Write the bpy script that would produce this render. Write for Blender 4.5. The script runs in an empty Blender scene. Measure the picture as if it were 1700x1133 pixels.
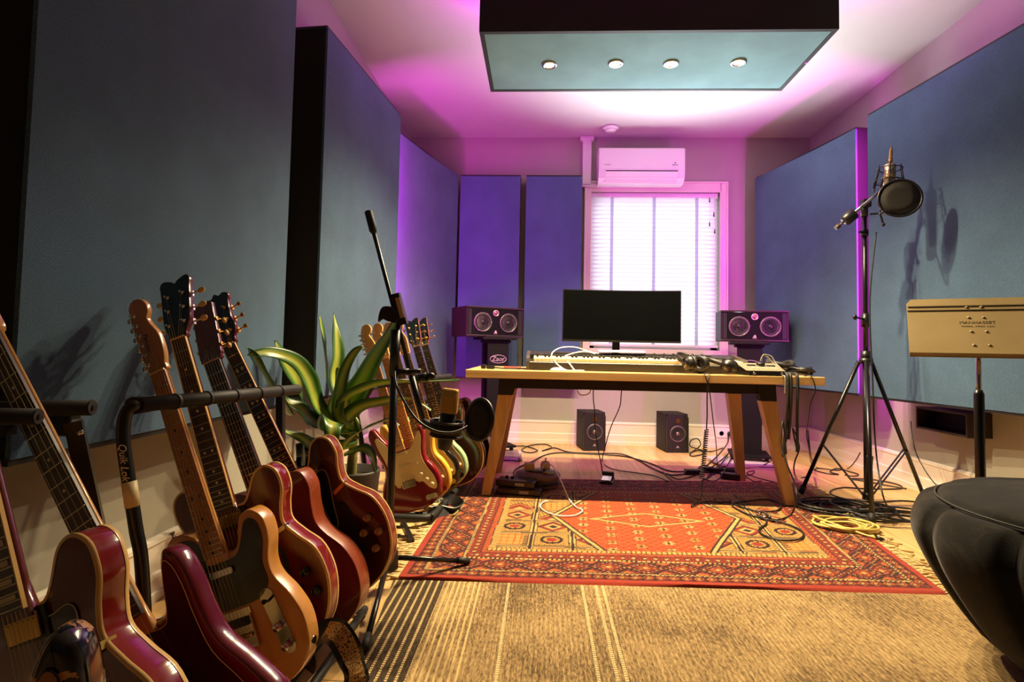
import bpy, bmesh, math, random
from math import sin, cos, pi, radians, sqrt, atan2, tan
from mathutils import Vector, Matrix, noise
random.seed(7)
SC = bpy.context.scene
COL = SC.collection
V = Vector

# ------------------------------------------------------------------ camera
FPX, PPX, PPY = 940.0, 850.0, 535.0
EYE = V((0, 0, .87))
_y, _p, _r = radians(2.9), radians(2.8), radians(1.15)
FWD = V((-sin(_y) * cos(_p), cos(_y) * cos(_p), sin(_p)))
_r0 = V((cos(_y), sin(_y), 0))
_u0 = _r0.cross(FWD)
RGT = _r0 * cos(_r) + _u0 * sin(_r)
UPV = -_r0 * sin(_r) + _u0 * cos(_r)


def ray(px, py):
    return FWD + RGT * ((px - PPX) / FPX) - UPV * ((py - PPY) / FPX)


def onaxis(px, py, ax, v):
    d = ray(px, py)
    return EYE + d * ((v - EYE[ax]) / d[ax])


def PX_(px, py, v): return onaxis(px, py, 0, v)
def PY_(px, py, v): return onaxis(px, py, 1, v)
def PZ_(px, py, v=0.0): return onaxis(px, py, 2, v)


def make_camera():
    cd = bpy.data.cameras.new('camera')
    co = bpy.data.objects.new('camera', cd)
    COL.objects.link(co)
    m = Matrix((RGT, UPV, -FWD)).transposed().to_4x4()
    m.translation = EYE
    co.matrix_world = m
    cd.sensor_width = 36
    cd.lens = FPX / 1700 * 36
    cd.shift_x = -(PPX - 850.0) / 1700
    cd.shift_y = -(566.5 - PPY) / 1700
    cd.clip_start = .02
    SC.camera = co


# ------------------------------------------------------------------ materials
MATS = {}


def srgb(r, g, b):
    f = lambda c: (c / 255 / 12.92) if c / 255 <= .04045 else ((c / 255 + .055) / 1.055) ** 2.4
    return (f(r), f(g), f(b), 1)


def mat(name, rgb, rough=.5, metal=0., coat=0., spec=.5, sheen=0., trans=0., emit=None, estr=0., alpha=1.):
    if name in MATS: return MATS[name]
    m = bpy.data.materials.new(name)
    m.use_nodes = True
    b = m.node_tree.nodes['Principled BSDF']
    b.inputs['Base Color'].default_value = srgb(*rgb)
    b.inputs['Roughness'].default_value = rough
    b.inputs['Metallic'].default_value = metal
    b.inputs['Coat Weight'].default_value = coat
    b.inputs['Coat Roughness'].default_value = .06
    b.inputs['Specular IOR Level'].default_value = spec
    b.inputs['Sheen Weight'].default_value = sheen
    b.inputs['Transmission Weight'].default_value = trans
    b.inputs['Alpha'].default_value = alpha
    if emit:
        b.inputs['Emission Color'].default_value = srgb(*emit)
        b.inputs['Emission Strength'].default_value = estr
    MATS[name] = m
    return m


class NT:
    """small node-building helper around a principled material"""
    def __init__(s, m):
        s.m = m; s.t = m.node_tree; s.n = s.t.nodes; s.l = s.t.links
        s.b = s.n['Principled BSDF']

    def new(s, ty, **kw):
        nd = s.n.new(ty)
        for k, v in kw.items():
            if k.startswith('i_'):
                nd.inputs[k[2:].replace('_', ' ')].default_value = v
            else:
                setattr(nd, k, v)
        return nd

    def link(s, a, b): s.l.new(a, b)

    def coords(s, scale=(1, 1, 1), kind='Object', rot=(0, 0, 0)):
        tc = s.new('ShaderNodeTexCoord')
        mp = s.new('ShaderNodeMapping')
        mp.inputs['Scale'].default_value = scale
        mp.inputs['Rotation'].default_value = rot
        s.link(tc.outputs[kind], mp.inputs['Vector'])
        return mp.outputs['Vector']

    def noise(s, vec, scale, detail=4, rough=.55, dist=0.):
        nd = s.new('ShaderNodeTexNoise')
        nd.inputs['Scale'].default_value = scale
        nd.inputs['Detail'].default_value = detail
        nd.inputs['Roughness'].default_value = rough
        nd.inputs['Distortion'].default_value = dist
        s.link(vec, nd.inputs['Vector'])
        return nd

    def ramp(s, fac, stops):
        r = s.new('ShaderNodeValToRGB')
        e = r.color_ramp.elements
        e[0].position, e[0].color = stops[0][0], srgb(*stops[0][1])
        e[1].position, e[1].color = stops[-1][0], srgb(*stops[-1][1])
        for p, c in stops[1:-1]:
            q = e.new(p); q.color = srgb(*c)
        s.link(fac, r.inputs['Fac'])
        return r.outputs['Color']

    def mix(s, fac, a, b, mode='MIX'):
        x = s.new('ShaderNodeMix', data_type='RGBA', blend_type=mode)
        for sock, val in ((x.inputs['Factor'], fac), (x.inputs['A'], a), (x.inputs['B'], b)):
            if hasattr(val, 'is_linked') or hasattr(val, 'links'):
                s.link(val, sock)
            else:
                sock.default_value = val
        return x.outputs['Result']

    def math(s, op, a, b=0., c=0.):
        x = s.new('ShaderNodeMath', operation=op)
        for i, v in enumerate((a, b, c)):
            if hasattr(v, 'links'): s.link(v, x.inputs[i])
            else: x.inputs[i].default_value = v
        return x.outputs[0]

    def bump(s, h, strength=.3, dist=.002):
        bp = s.new('ShaderNodeBump')
        bp.inputs['Strength'].default_value = strength
        bp.inputs['Distance'].default_value = dist
        s.link(h, bp.inputs['Height'])
        s.link(bp.outputs['Normal'], s.b.inputs['Normal'])

    def base(s, c): s.link(c, s.b.inputs['Base Color'])
    def rough(s, c): s.link(c, s.b.inputs['Roughness'])


def noisy(name, rgb1, rgb2, scale=20, rough=.6, bump=0., stretch=(1, 1, 1), detail=4, **kw):
    if name in MATS: return MATS[name]
    m = mat(name, rgb1, rough, **kw)
    t = NT(m)
    v = t.coords(stretch)
    n = t.noise(v, scale, detail)
    t.base(t.ramp(n.outputs['Fac'], [(.3, rgb1), (.7, rgb2)]))
    if bump: t.bump(n.outputs['Fac'], bump, .003)
    return m


def wood(name, dark, light, axis='y', scale=1., rough=.4, coat=0., knots=False):
    """grain running along one object axis"""
    if name in MATS: return MATS[name]
    m = mat(name, light, rough, coat=coat)
    t = NT(m)
    st = {'x': (.6, 12, 12), 'y': (12, .6, 12), 'z': (12, 12, .6)}[axis]
    v = t.coords(tuple(q * scale for q in st))
    n = t.noise(v, 3.2, 6, .6, .6)
    mid = tuple((a + b) // 2 for a, b in zip(dark, light))
    t.base(t.ramp(n.outputs['Fac'], [(.25, dark), (.5, mid), (.72, light)]))
    t.bump(n.outputs['Fac'], .06, .001)
    return m


def fabric(name, a, b, rough=.95):
    if name in MATS: return MATS[name]
    m = mat(name, a, rough, spec=.15, sheen=.15)
    t = NT(m)
    v = t.coords()
    n = t.noise(v, 330, 2, .7)
    n2 = t.noise(v, 3, 3)
    c = t.ramp(n.outputs['Fac'], [(.3, a), (.7, b)])
    d = t.ramp(n2.outputs['Fac'], [(.3, (225, 225, 225)), (.7, (255, 255, 255))])
    t.base(t.mix(1., c, d, 'MULTIPLY'))
    t.bump(n.outputs['Fac'], .35, .0015)
    return m


# ------------------------------------------------------------------ mesh builder
def catmull(pts, n=6, closed=True):
    P = [V(p) for p in pts]
    out = []
    N = len(P)
    rng = range(N) if closed else range(N - 1)
    for i in rng:
        if closed:
            p0, p1, p2, p3 = P[(i - 1) % N], P[i], P[(i + 1) % N], P[(i + 2) % N]
        else:
            p0, p1, p2, p3 = P[max(i - 1, 0)], P[i], P[i + 1], P[min(i + 2, N - 1)]
        for k in range(n):
            t = k / n
            out.append(.5 * ((2 * p1) + (p2 - p0) * t + (2 * p0 - 5 * p1 + 4 * p2 - p3) * t * t + (3 * p1 - p0 - 3 * p2 + p3) * t ** 3))
    if not closed: out.append(P[-1].copy())
    return out


def inset2(pts, d):
    """offset a closed ccw 2d outline inwards by d"""
    n = len(pts)
    out = []
    for i in range(n):
        a, b, c = pts[i - 1], pts[i], pts[(i + 1) % n]
        e1 = V((b[0] - a[0], b[1] - a[1])); e2 = V((c[0] - b[0], c[1] - b[1]))
        n1 = V((-e1.y, e1.x)); n2 = V((-e2.y, e2.x))
        if n1.length > 1e-9: n1.normalize()
        if n2.length > 1e-9: n2.normalize()
        m = n1 + n2
        if m.length < 1e-6: m = n1
        m.normalize()
        k = max(.5, m.dot(n1))
        out.append(V((b[0] + m.x * d / k, b[1] + m.y * d / k)))
    return out


def area2(p):
    return sum(p[i - 1][0] * p[i][1] - p[i][0] * p[i - 1][1] for i in range(len(p))) / 2


class MB:
    def __init__(s):
        s.v = []; s.f = []; s.sm = []; s.mi = []

    def add(s, vs, fs, smooth=False, M=None, mi=0):
        b = len(s.v)
        s.v.extend([(M @ V(p)) if M is not None else V(p) for p in vs])
        for i, f in enumerate(fs):
            s.f.append(tuple(b + k for k in f))
            s.sm.append(smooth if not isinstance(smooth, (list, tuple)) else smooth[i])
            s.mi.append(mi)
        return s

    def box(s, c, d, M=None, mi=0, bev=0.):
        x, y, z = d[0] / 2, d[1] / 2, d[2] / 2
        c = V(c)
        if bev <= 0:
            vs = [c + V(p) for p in ((-x, -y, -z), (x, -y, -z), (x, y, -z), (-x, y, -z), (-x, -y, z), (x, -y, z), (x, y, z), (-x, y, z))]
            return s.add(vs, [(0, 3, 2, 1), (4, 5, 6, 7), (0, 1, 5, 4), (1, 2, 6, 5), (2, 3, 7, 6), (3, 0, 4, 7)], False, M, mi)
        b = min(bev, x * .95, y * .95, z * .95)
        bm = bmesh.new()
        bmesh.ops.create_cube(bm, size=1)
        for q in bm.verts: q.co = V((q.co.x * d[0], q.co.y * d[1], q.co.z * d[2]))
        bmesh.ops.bevel(bm, geom=bm.edges[:], offset=b, segments=2, profile=.5, affect='EDGES')
        bm.verts.index_update()
        vs = [c + q.co for q in bm.verts]
        fs = [tuple(q.index for q in f.verts) for f in bm.faces]
        big = [f.calc_area() > b * b * 3 for f in bm.faces]
        bm.free()
        return s.add(vs, fs, False, M, mi)

    def hexa(s, bot, top, mi=0):
        """eight corners: 4 bottom then 4 top, same winding (ccw from above)"""
        return s.add(list(bot) + list(top), [(3, 2, 1, 0), (4, 5, 6, 7), (0, 1, 5, 4), (1, 2, 6, 5), (2, 3, 7, 6), (3, 0, 4, 7)], False, None, mi)

    def bar(s, a, b, w, h=None, up=(0, 0, 1), mi=0, w2=None, h2=None):
        """rectangular bar from a to b"""
        a, b = V(a), V(b); h = w if h is None else h
        w2 = w if w2 is None else w2; h2 = h if h2 is None else h2
        d = (b - a).normalized(); up = V(up)
        if abs(d.dot(up)) > .98: up = V((0, 1, 0))
        x = d.cross(up).normalized(); y = x.cross(d).normalized()
        A = [a + x * (w / 2 * i) + y * (h / 2 * j) for i, j in ((-1, -1), (1, -1), (1, 1), (-1, 1))]
        B = [b + x * (w2 / 2 * i) + y * (h2 / 2 * j) for i, j in ((-1, -1), (1, -1), (1, 1), (-1, 1))]
        return s.add(A + B, [(3, 2, 1, 0), (4, 5, 6, 7), (0, 1, 5, 4), (1, 2, 6, 5), (2, 3, 7, 6), (3, 0, 4, 7)], False, None, mi)

    def tube(s, pts, r, n=10, caps=True, M=None, mi=0, closed=False):
        P = [V(p) for p in pts]
        N = len(P)
        R = r if isinstance(r, (list, tuple)) else [r] * N
        vs = []; fs = []; sm = []
        prev = None
        for i in range(N):
            if closed: d = P[(i + 1) % N] - P[i - 1]
            else: d = P[min(i + 1, N - 1)] - P[max(i - 1, 0)]
            if d.length < 1e-9: d = V((0, 0, 1))
            d.normalize()
            if prev is None:
                x = d.cross(V((0, 0, 1)))
                if x.length < .05: x = d.cross(V((0, 1, 0)))
            else:
                x = prev - d * prev.dot(d)
                if x.length < 1e-6: x = d.cross(V((.3, .5, .7)))
            x.normalize(); prev = x
            y = d.cross(x)
            for k in range(n):
                a = 2 * pi * k / n
                vs.append(P[i] + (x * cos(a) + y * sin(a)) * R[i])
        for i in range(N if closed else N - 1):
            j = (i + 1) % N
            for k in range(n):
                fs.append((i * n + k, i * n + (k + 1) % n, j * n + (k + 1) % n, j * n + k)); sm.append(True)
        if caps and not closed:
            fs.append(tuple(range(n - 1, -1, -1))); sm.append(False)
            fs.append(tuple((N - 1) * n + k for k in range(n))); sm.append(False)
        return s.add(vs, fs, sm, M, mi)

    def cyl(s, a, b, r, n=16, r2=None, mi=0):
        return s.tube([a, b], [r, r if r2 is None else r2], n, True, None, mi)

    def lathe(s, prof, n=24, M=None, mi=0, smooth=True):
        """prof: list of (r, z) revolved about local z"""
        vs = []; fs = []
        for r, z in prof:
            for k in range(n):
                a = 2 * pi * k / n
                vs.append((r * cos(a), r * sin(a), z))
        for i in range(len(prof) - 1):
            for k in range(n):
                fs.append((i * n + k, i * n + (k + 1) % n, (i + 1) * n + (k + 1) % n, (i + 1) * n + k))
        sm = [smooth] * len(fs)
        if prof[0][0] > 1e-5: fs.append(tuple(range(n - 1, -1, -1))); sm.append(False)
        if prof[-1][0] > 1e-5: fs.append(tuple((len(prof) - 1) * n + k for k in range(n))); sm.append(False)
        return s.add(vs, fs, sm, M, mi)

    def prism(s, out, z0, z1, M=None, mi=0, rnd=0., smooth=True, segs=3):
        """extrude a closed 2d outline between z0 and z1, edges optionally rounded"""
        out = [V((p[0], p[1])) for p in out]
        if area2(out) < 0: out = out[::-1]
        n = len(out)
        rings = []
        if rnd > 0:
            for k in range(segs + 1):
                a = pi / 2 * k / segs
                rings.append((rnd * (1 - sin(a)), z0 + rnd * (1 - cos(a))))
            for k in range(segs + 1):
                a = pi / 2 * k / segs
                rings.append((rnd * (1 - cos(a)), z1 - rnd * (1 - sin(a))))
        else:
            rings = [(0, z0), (0, z1)]
        vs = []; fs = []; sm = []
        for d, z in rings:
            q = inset2(out, d) if d > 1e-7 else out
            vs += [(p[0], p[1], z) for p in q]
        for i in range(len(rings) - 1):
            for k in range(n):
                fs.append((i * n + k, i * n + (k + 1) % n, (i + 1) * n + (k + 1) % n, (i + 1) * n + k)); sm.append(smooth)
        fs.append(tuple(range(n - 1, -1, -1))); sm.append(False)
        fs.append(tuple((len(rings) - 1) * n + k for k in range(n))); sm.append(False)
        return s.add(vs, fs, sm, M, mi)

    def grid(s, fn, nu, nv, smooth=True, M=None, mi=0, wrapu=False):
        vs = [fn(i / nu, j / nv) for j in range(nv + 1) for i in range(nu + (0 if wrapu else 1))]
        w = nu if wrapu else nu + 1
        fs = []
        for j in range(nv):
            for i in range(nu):
                i2 = (i + 1) % w
                fs.append((j * w + i, j * w + i2, (j + 1) * w + i2, (j + 1) * w + i))
        return s.add(vs, fs, smooth, M, mi)

    def ball(s, c, r, n=12, M=None, mi=0):
        r3 = r if isinstance(r, (list, tuple)) else (r, r, r)
        m = n // 2
        c = V(c)
        return s.grid(lambda u, v: c + V((r3[0] * cos(2 * pi * u) * sin(pi * v), r3[1] * sin(2 * pi * u) * sin(pi * v), -r3[2] * cos(pi * v))), n, m, True, M, mi, True)

    def build(s, name, mats, parent=None, local=False):
        me = bpy.data.meshes.new(name)
        vs = s.v
        if parent is not None and not local:
            root = parent
            while root.parent is not None: root = root.parent
            Mi = ROOTM.get(root.name)
            if Mi is not None:
                Mi = Mi.inverted()
                vs = [Mi @ p for p in vs]
        me.from_pydata([tuple(p) for p in vs], [], s.f)
        me.polygons.foreach_set('use_smooth', s.sm)
        if not isinstance(mats, (list, tuple)): mats = [mats]
        for m in mats: me.materials.append(m)
        if len(mats) > 1: me.polygons.foreach_set('material_index', s.mi)
        me.update()
        o = bpy.data.objects.new(name, me)
        COL.objects.link(o)
        if parent is not None: o.parent = parent
        return o


ROOTM = {}


def tag(o, label, cat, group=None, kind=None):
    o['label'] = label; o['category'] = cat
    if group: o['group'] = group
    if kind: o['kind'] = kind
    return o


def thing(name, label, cat, loc=(0, 0, 0), rotz=0., group=None, M=None):
    o = bpy.data.objects.new(name, None)
    o.empty_display_size = .05
    COL.objects.link(o)
    if M is None:
        M = Matrix.Translation(V(loc)) @ Matrix.Rotation(rotz, 4, 'Z')
    o.matrix_world = M
    ROOTM[o.name] = M.copy()
    return tag(o, label, cat, group)


def struct(o):
    o['kind'] = 'structure'
    return o


def wtxt(name, s, size, M, m, parent, local=False, extrude=.0006, shear=0., align='CENTER'):
    """lettering as a mesh"""
    cu = bpy.data.curves.new(name, 'FONT')
    cu.body = s; cu.size = size; cu.extrude = extrude; cu.align_x = align; cu.align_y = 'CENTER'; cu.shear = shear
    cu.resolution_u = 3
    t = bpy.data.objects.new(name, cu)
    COL.objects.link(t)
    dg = bpy.context.evaluated_depsgraph_get()
    me = t.evaluated_get(dg).to_mesh()
    mb = MB()
    mb.add([v.co.copy() for v in me.vertices], [tuple(p.vertices) for p in me.polygons], False, M)
    t.evaluated_get(dg).to_mesh_clear()
    bpy.data.objects.remove(t); bpy.data.curves.remove(cu)
    return mb.build(name, m, parent, local)


def frame_m(o, x, y, z):
    m = Matrix((V(x).normalized(), V(y).normalized(), V(z).normalized())).transposed().to_4x4()
    m.translation = V(o)
    return m


def zto(o, d, up=(0, 0, 1)):
    """matrix whose local z points along d, local y roughly up"""
    d = V(d).normalized(); up = V(up)
    if abs(d.dot(up)) > .99: up = V((0, 1, 0))
    x = up.cross(d).normalized(); y = d.cross(x)
    return frame_m(o, x, y, d)


def rrect(w, h, r, n=5):
    out = []
    for cx, cy, a0 in ((w / 2 - r, h / 2 - r, 0), (-w / 2 + r, h / 2 - r, 90), (-w / 2 + r, -h / 2 + r, 180), (w / 2 - r, -h / 2 + r, 270)):
        for k in range(n + 1):
            a = radians(a0 + 90 * k / n)
            out.append((cx + r * cos(a), cy + r * sin(a)))
    return out


def circ(r, n=24, cx=0, cy=0, ry=None):
    ry = r if ry is None else ry
    return [(cx + r * cos(2 * pi * k / n), cy + ry * sin(2 * pi * k / n)) for k in range(n)]


def dup(root, M, label=None, group=None):
    r = root.copy(); COL.objects.link(r); r.matrix_world = M
    ROOTM[r.name] = M.copy()
    if label: r['label'] = label
    if group: r['group'] = group
    for ch in list(root.children):
        c = ch.copy(); COL.objects.link(c); c.parent = r
        for g in list(ch.children):
            d = g.copy(); COL.objects.link(d); d.parent = c
    return r


def arealight(name, loc, d, sx, sy, power, color, spread=180):
    l = bpy.data.lights.new(name, 'AREA')
    l.shape = 'RECTANGLE'; l.size = sx; l.size_y = sy; l.energy = power; l.color = color
    l.spread = radians(spread)
    o = bpy.data.objects.new(name, l); COL.objects.link(o)
    o.matrix_world = zto(loc, -V(d))
    return o
SKY_STRENGTH = 3.3
LAMP_EMIT = 80.
SPOT_W = 205.
SPOT_CONE = 142.
LED_CLOUD = 6.
LED_PANEL = 28.
DAY_W = 34.
EXPOSURE = 0.2
# ================================================================== SETTING
XL, XR, YB, YF, ZC = -1.30, 2.51, 5.40, -3.4, 2.93
make_camera()

M_wall = noisy('wall_paint', (160, 157, 145), (166, 163, 150), 2.5, .7)
M_ceil = noisy('ceiling_paint', (190, 189, 183), (196, 195, 189), 2., .75)
M_trim = mat('white_gloss_paint', (222, 214, 200), .38)
M_white = mat('white_plastic', (226, 226, 224), .35)
M_black = mat('black_plastic', (16, 15, 15), .38)
M_blackmatt = mat('matt_black', (14, 13, 12), .75)
M_tube = mat('black_enamel_tube', (15, 13, 11), .3)
M_foam = mat('black_foam', (17, 15, 13), .6)
M_chrome = mat('chrome', (205, 200, 190), .16, 1.)
M_gold = mat('gold_metal', (205, 160, 80), .22, 1.)
M_steel = mat('dark_steel', (92, 88, 82), .3, 1.)
M_rubber = mat('black_rubber', (18, 17, 16), .65)


def floor_mat():
    m = mat('pine_floorboards', (205, 170, 115), .32)
    t = NT(m)
    v = t.coords((1, 1, 1))
    sx = t.new('ShaderNodeSeparateXYZ'); t.link(v, sx.inputs[0])
    plank = t.math('FLOOR', t.math('DIVIDE', sx.outputs['X'], .145))
    fr = t.math('FRACT', t.math('DIVIDE', sx.outputs['X'], .145))
    wn = t.new('ShaderNodeTexWhiteNoise', noise_dimensions='1D'); t.link(plank, wn.inputs['W'])
    # board ends
    yy = t.math('ADD', sx.outputs['Y'], t.math('MULTIPLY', wn.outputs['Value'], 3.1))
    fy = t.math('FRACT', t.math('DIVIDE', yy, 2.4))
    cb = t.new('ShaderNodeCombineXYZ')
    t.link(t.math('ADD', t.math('MULTIPLY', sx.outputs['X'], 16.), t.math('MULTIPLY', wn.outputs['Value'], 40.)), cb.inputs['X'])
    t.link(t.math('MULTIPLY', sx.outputs['Y'], 1.1), cb.inputs['Y'])
    n = t.noise(cb.outputs[0], 2.2, 5, .6, .8)
    c = t.ramp(n.outputs['Fac'], [(.25, (196, 152, 92)), (.5, (224, 188, 128)), (.75, (234, 204, 150))])
    vo = t.new('ShaderNodeTexVoronoi', feature='F1'); vo.inputs['Scale'].default_value = 2.3
    t.link(v, vo.inputs['Vector'])
    knot = t.math('LESS_THAN', vo.outputs['Distance'], .035)
    c = t.mix(t.math('MULTIPLY', knot, .75), c, srgb(112, 66, 34))
    tone = t.ramp(wn.outputs['Value'], [(0, (226, 220, 214)), (1, (255, 252, 246))])
    c = t.mix(1., c, tone, 'MULTIPLY')
    gap = t.math('MAXIMUM', t.math('LESS_THAN', fr, .018), t.math('LESS_THAN', fy, .0016))
    c = t.mix(t.math('MULTIPLY', gap, .8), c, srgb(70, 44, 22))
    t.base(c)
    t.bump(t.math('SUBTRACT', 1., gap), .4, .002)
    return m


M_floor = floor_mat()
mb = MB().box(((XL + XR) / 2, (YB + YF) / 2, -.05), (XR - XL + .4, YB - YF + .4, .1))
struct(mb.build('floor', M_floor))
mb = MB().box(((XL + XR) / 2, (YB + YF) / 2, ZC + .05), (XR - XL + .4, YB - YF + .4, .1))
struct(mb.build('ceiling', M_ceil))
struct(MB().box((XL - .1, (YB + YF) / 2, ZC / 2), (.2, YB - YF + .4, ZC)).build('wall_left', M_wall))
struct(MB().box((XR + .1, (YB + YF) / 2, ZC / 2), (.2, YB - YF + .4, ZC)).build('wall_right', M_wall))
struct(MB().box(((XL + XR) / 2, YF - .1, ZC / 2), (XR - XL, .2, ZC)).build('wall_front', M_wall))

# window opening in the back wall
WX0, WX1, WZ0, WZ1 = .455, 1.685, .90, 2.40
mb = MB()
mb.box(((XL + WX0) / 2, YB + .1, ZC / 2), (WX0 - XL, .2, ZC))
mb.box(((XR + WX1) / 2, YB + .1, ZC / 2), (XR - WX1, .2, ZC))
mb.box(((WX0 + WX1) / 2, YB + .1, WZ0 / 2), (WX1 - WX0, .2, WZ0))
mb.box(((WX0 + WX1) / 2, YB + .1, (ZC + WZ1) / 2), (WX1 - WX0, .2, ZC - WZ1))
struct(mb.build('wall_back', M_wall))

# baseboards: stepped profile
def baseboard(name, a, b, nrm):
    prof = [(0, 0), (.028, 0), (.028, .03), (.022, .035), (.022, .09), (.016, .098), (.016, .185), (.022, .192), (.02, .205), (.006, .212), (0, .212)]
    a, b, nrm = V(a), V(b), V(nrm)
    vs = [a + nrm * d + V((0, 0, z)) for d, z in prof] + [b + nrm * d + V((0, 0, z)) for d, z in prof]
    n = len(prof)
    fs = [(k, k + 1, n + k + 1, n + k) for k in range(n - 1)] + [tuple(range(n)), tuple(range(2 * n - 1, n - 1, -1))]
    struct(MB().add(vs, fs).build(name, M_trim))


baseboard('baseboard_back', (XL, YB, 0), (XR, YB, 0), (0, -1, 0))
baseboard('baseboard_right', (XR, YB, 0), (XR, YF, 0), (-1, 0, 0))
baseboard('baseboard_left', (XL, YF, 0), (XL, YB, 0), (1, 0, 0))

# window: architrave, sash, pane
wf = MB()
ox0, ox1, oz0, oz1 = .41, 1.735, .835, 2.485
for c, d in ((((ox0 + WX0) / 2 + .005, YB - .012, (oz0 + oz1) / 2), (WX0 - ox0 + .01, .024, oz1 - oz0)),
             (((ox1 + WX1) / 2 - .005, YB - .012, (oz0 + oz1) / 2), (ox1 - WX1 + .01, .024, oz1 - oz0)),
             (((ox0 + ox1) / 2, YB - .012, (oz1 + WZ1) / 2), (WX1 - WX0, .024, oz1 - WZ1)),
             (((ox0 + ox1) / 2, YB - .016, (oz0 + WZ0) / 2), (WX1 - WX0, .032, WZ0 - oz0))):
    wf.box(c, d, bev=.004)
# a thin raised moulding line round the outside
for c, d in (((ox0 - .004, YB - .017, (oz0 + oz1) / 2), (.018, .034, oz1 - oz0 + .02)), ((ox1 + .004, YB - .017, (oz0 + oz1) / 2), (.018, .034, oz1 - oz0 + .02)),
             (((ox0 + ox1) / 2, YB - .017, oz1 + .004), (ox1 - ox0, .034, .018))):
    wf.box(c, d, bev=.003)
win = struct(wf.build('window_1', M_trim))
sash = MB()
for c, d in (((WX0 + .03, YB + .13, (WZ0 + WZ1) / 2), (.06, .05, WZ1 - WZ0)), ((WX1 - .03, YB + .13, (WZ0 + WZ1) / 2), (.06, .05, WZ1 - WZ0)),
             (((WX0 + WX1) / 2, YB + .13, WZ0 + .03), (WX1 - WX0, .05, .06)), (((WX0 + WX1) / 2, YB + .13, WZ1 - .03), (WX1 - WX0, .05, .06))):
    sash.box(c, d)
sash.build('window_sash', M_trim, win)
gm = bpy.data.materials.new('window_glass'); gm.use_nodes = True
t = NT(gm); t.n.remove(t.b)
tr = t.new('ShaderNodeBsdfTransparent'); gl = t.new('ShaderNodeBsdfGlossy'); mx = t.new('ShaderNodeMixShader')
gl.inputs['Roughness'].default_value = .02; mx.inputs[0].default_value = .06
t.link(tr.outputs[0], mx.inputs[1]); t.link(gl.outputs[0], mx.inputs[2]); t.link(mx.outputs[0], t.n['Material Output'].inputs[0])
MB().box(((WX0 + WX1) / 2, YB + .13, (WZ0 + WZ1) / 2), (WX1 - WX0 - .1, .006, WZ1 - WZ0 - .1)).build('window_pane', gm, win)

# daylight: the sky outside
sky = bpy.data.materials.new('daylight_sky'); sky.use_nodes = True
t = NT(sky); t.n.remove(t.b)
em = t.new('ShaderNodeEmission'); em.inputs[0].default_value = (.86, .93, 1, 1); em.inputs[1].default_value = SKY_STRENGTH
t.link(em.outputs[0], t.n['Material Output'].inputs[0])
struct(MB().add([(-.6, 6.2, 0), (2.8, 6.2, 0), (2.8, 6.2, 3.6), (-.6, 6.2, 3.6)], [(0, 1, 2, 3)]).build('sky', sky))

# venetian blind
bm_ = bpy.data.materials.new('blind_slat_white'); bm_.use_nodes = True
t = NT(bm_); t.n.remove(t.b)
df = t.new('ShaderNodeBsdfDiffuse'); tl = t.new('ShaderNodeBsdfTranslucent'); mx = t.new('ShaderNodeMixShader')
df.inputs[0].default_value = (.84, .84, .83, 1); tl.inputs[0].default_value = (.84, .87, .9, 1); mx.inputs[0].default_value = .5
t.link(df.outputs[0], mx.inputs[1]); t.link(tl.outputs[0], mx.inputs[2]); t.link(mx.outputs[0], t.n['Material Output'].inputs[0])
blind = thing('venetian_blind', 'white slatted venetian blind drawn down over the bright window', 'blind', ((WX0 + WX1) / 2, YB + .04, WZ0))
bx0, bx1 = WX0 + .015, WX1 - .015
mb = MB()
NS = 35
pitch = (WZ1 - .05 - (WZ0 + .045)) / NS
for i in range(NS):
    z = WZ0 + .05 + pitch * (i + .5)
    a = radians(64)
    w = .025
    P = []
    for k in range(4):
        q = (k / 3 - .5) * 2 * w
        bow = .0035 * (1 - (q / w) ** 2)
        P.append((YB + .045 + q * cos(a) + bow * sin(a), z - q * sin(a) + bow * cos(a)))
    vs = [(bx0, p[0], p[1]) for p in P] + [(bx1, p[0], p[1]) for p in P]
    mb.add(vs, [(k, 4 + k, 5 + k, k + 1) for k in range(3)], True)
mb.build('slats', bm_, blind)
MB().box(((bx0 + bx1) / 2, YB + .045, WZ1 - .024), (bx1 - bx0, .055, .045), bev=.004).build('head_rail', M_white, blind)
MB().box(((bx0 + bx1) / 2, YB + .04, WZ0 + .035), (bx1 - bx0, .05, .022), bev=.004).build('bottom_rail', M_white, blind)
M_tape = bm_.copy(); M_tape.name = 'ladder_tape'
for _n in M_tape.node_tree.nodes:
    if _n.type == 'MIX_SHADER': _n.inputs[0].default_value = .8
for _n in M_tape.node_tree.nodes:
    if _n.type == 'BSDF_TRANSLUCENT': _n.inputs[0].default_value = (.62, .66, .74, 1)
for px in (1016, 1086.5, 1158):
    x = PY_(px, 400, YB).x
    MB().box((x, YB + .0265, (WZ0 + WZ1) / 2), (.03, .002, WZ1 - WZ0 - .05)).build('ladder_tape', M_tape, blind)
M_tassel = mat('dark_wood_tassel', (70, 40, 34), .5)
for px, py in ((1178, 332), (1185, 356), (1178, 372), (1186.5, 384)):
    p = PY_(px, py, YB + .012)
    cd_ = MB().tube([(p.x, p.y, WZ1 - .03), (p.x, p.y, p.z + .02)], .0016, 6).build('pull_cord', M_white, blind)
    MB().lathe([(.002, .02), (.005, .016), (.006, -.012), (.008, -.022), (.003, -.024)], 10, Matrix.Translation(p)).build('tassel', M_tassel, cd_)

# ------------------------------------------------------------------ acoustic panels
M_fab = fabric('blue_acoustic_fabric', (54, 80, 106), (92, 121, 148))
M_pframe = mat('black_stained_frame', (24, 19, 17), .55)
M_pside = noisy('black_side_fabric', (14, 14, 13), (20, 20, 18), 200, .9)


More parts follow.
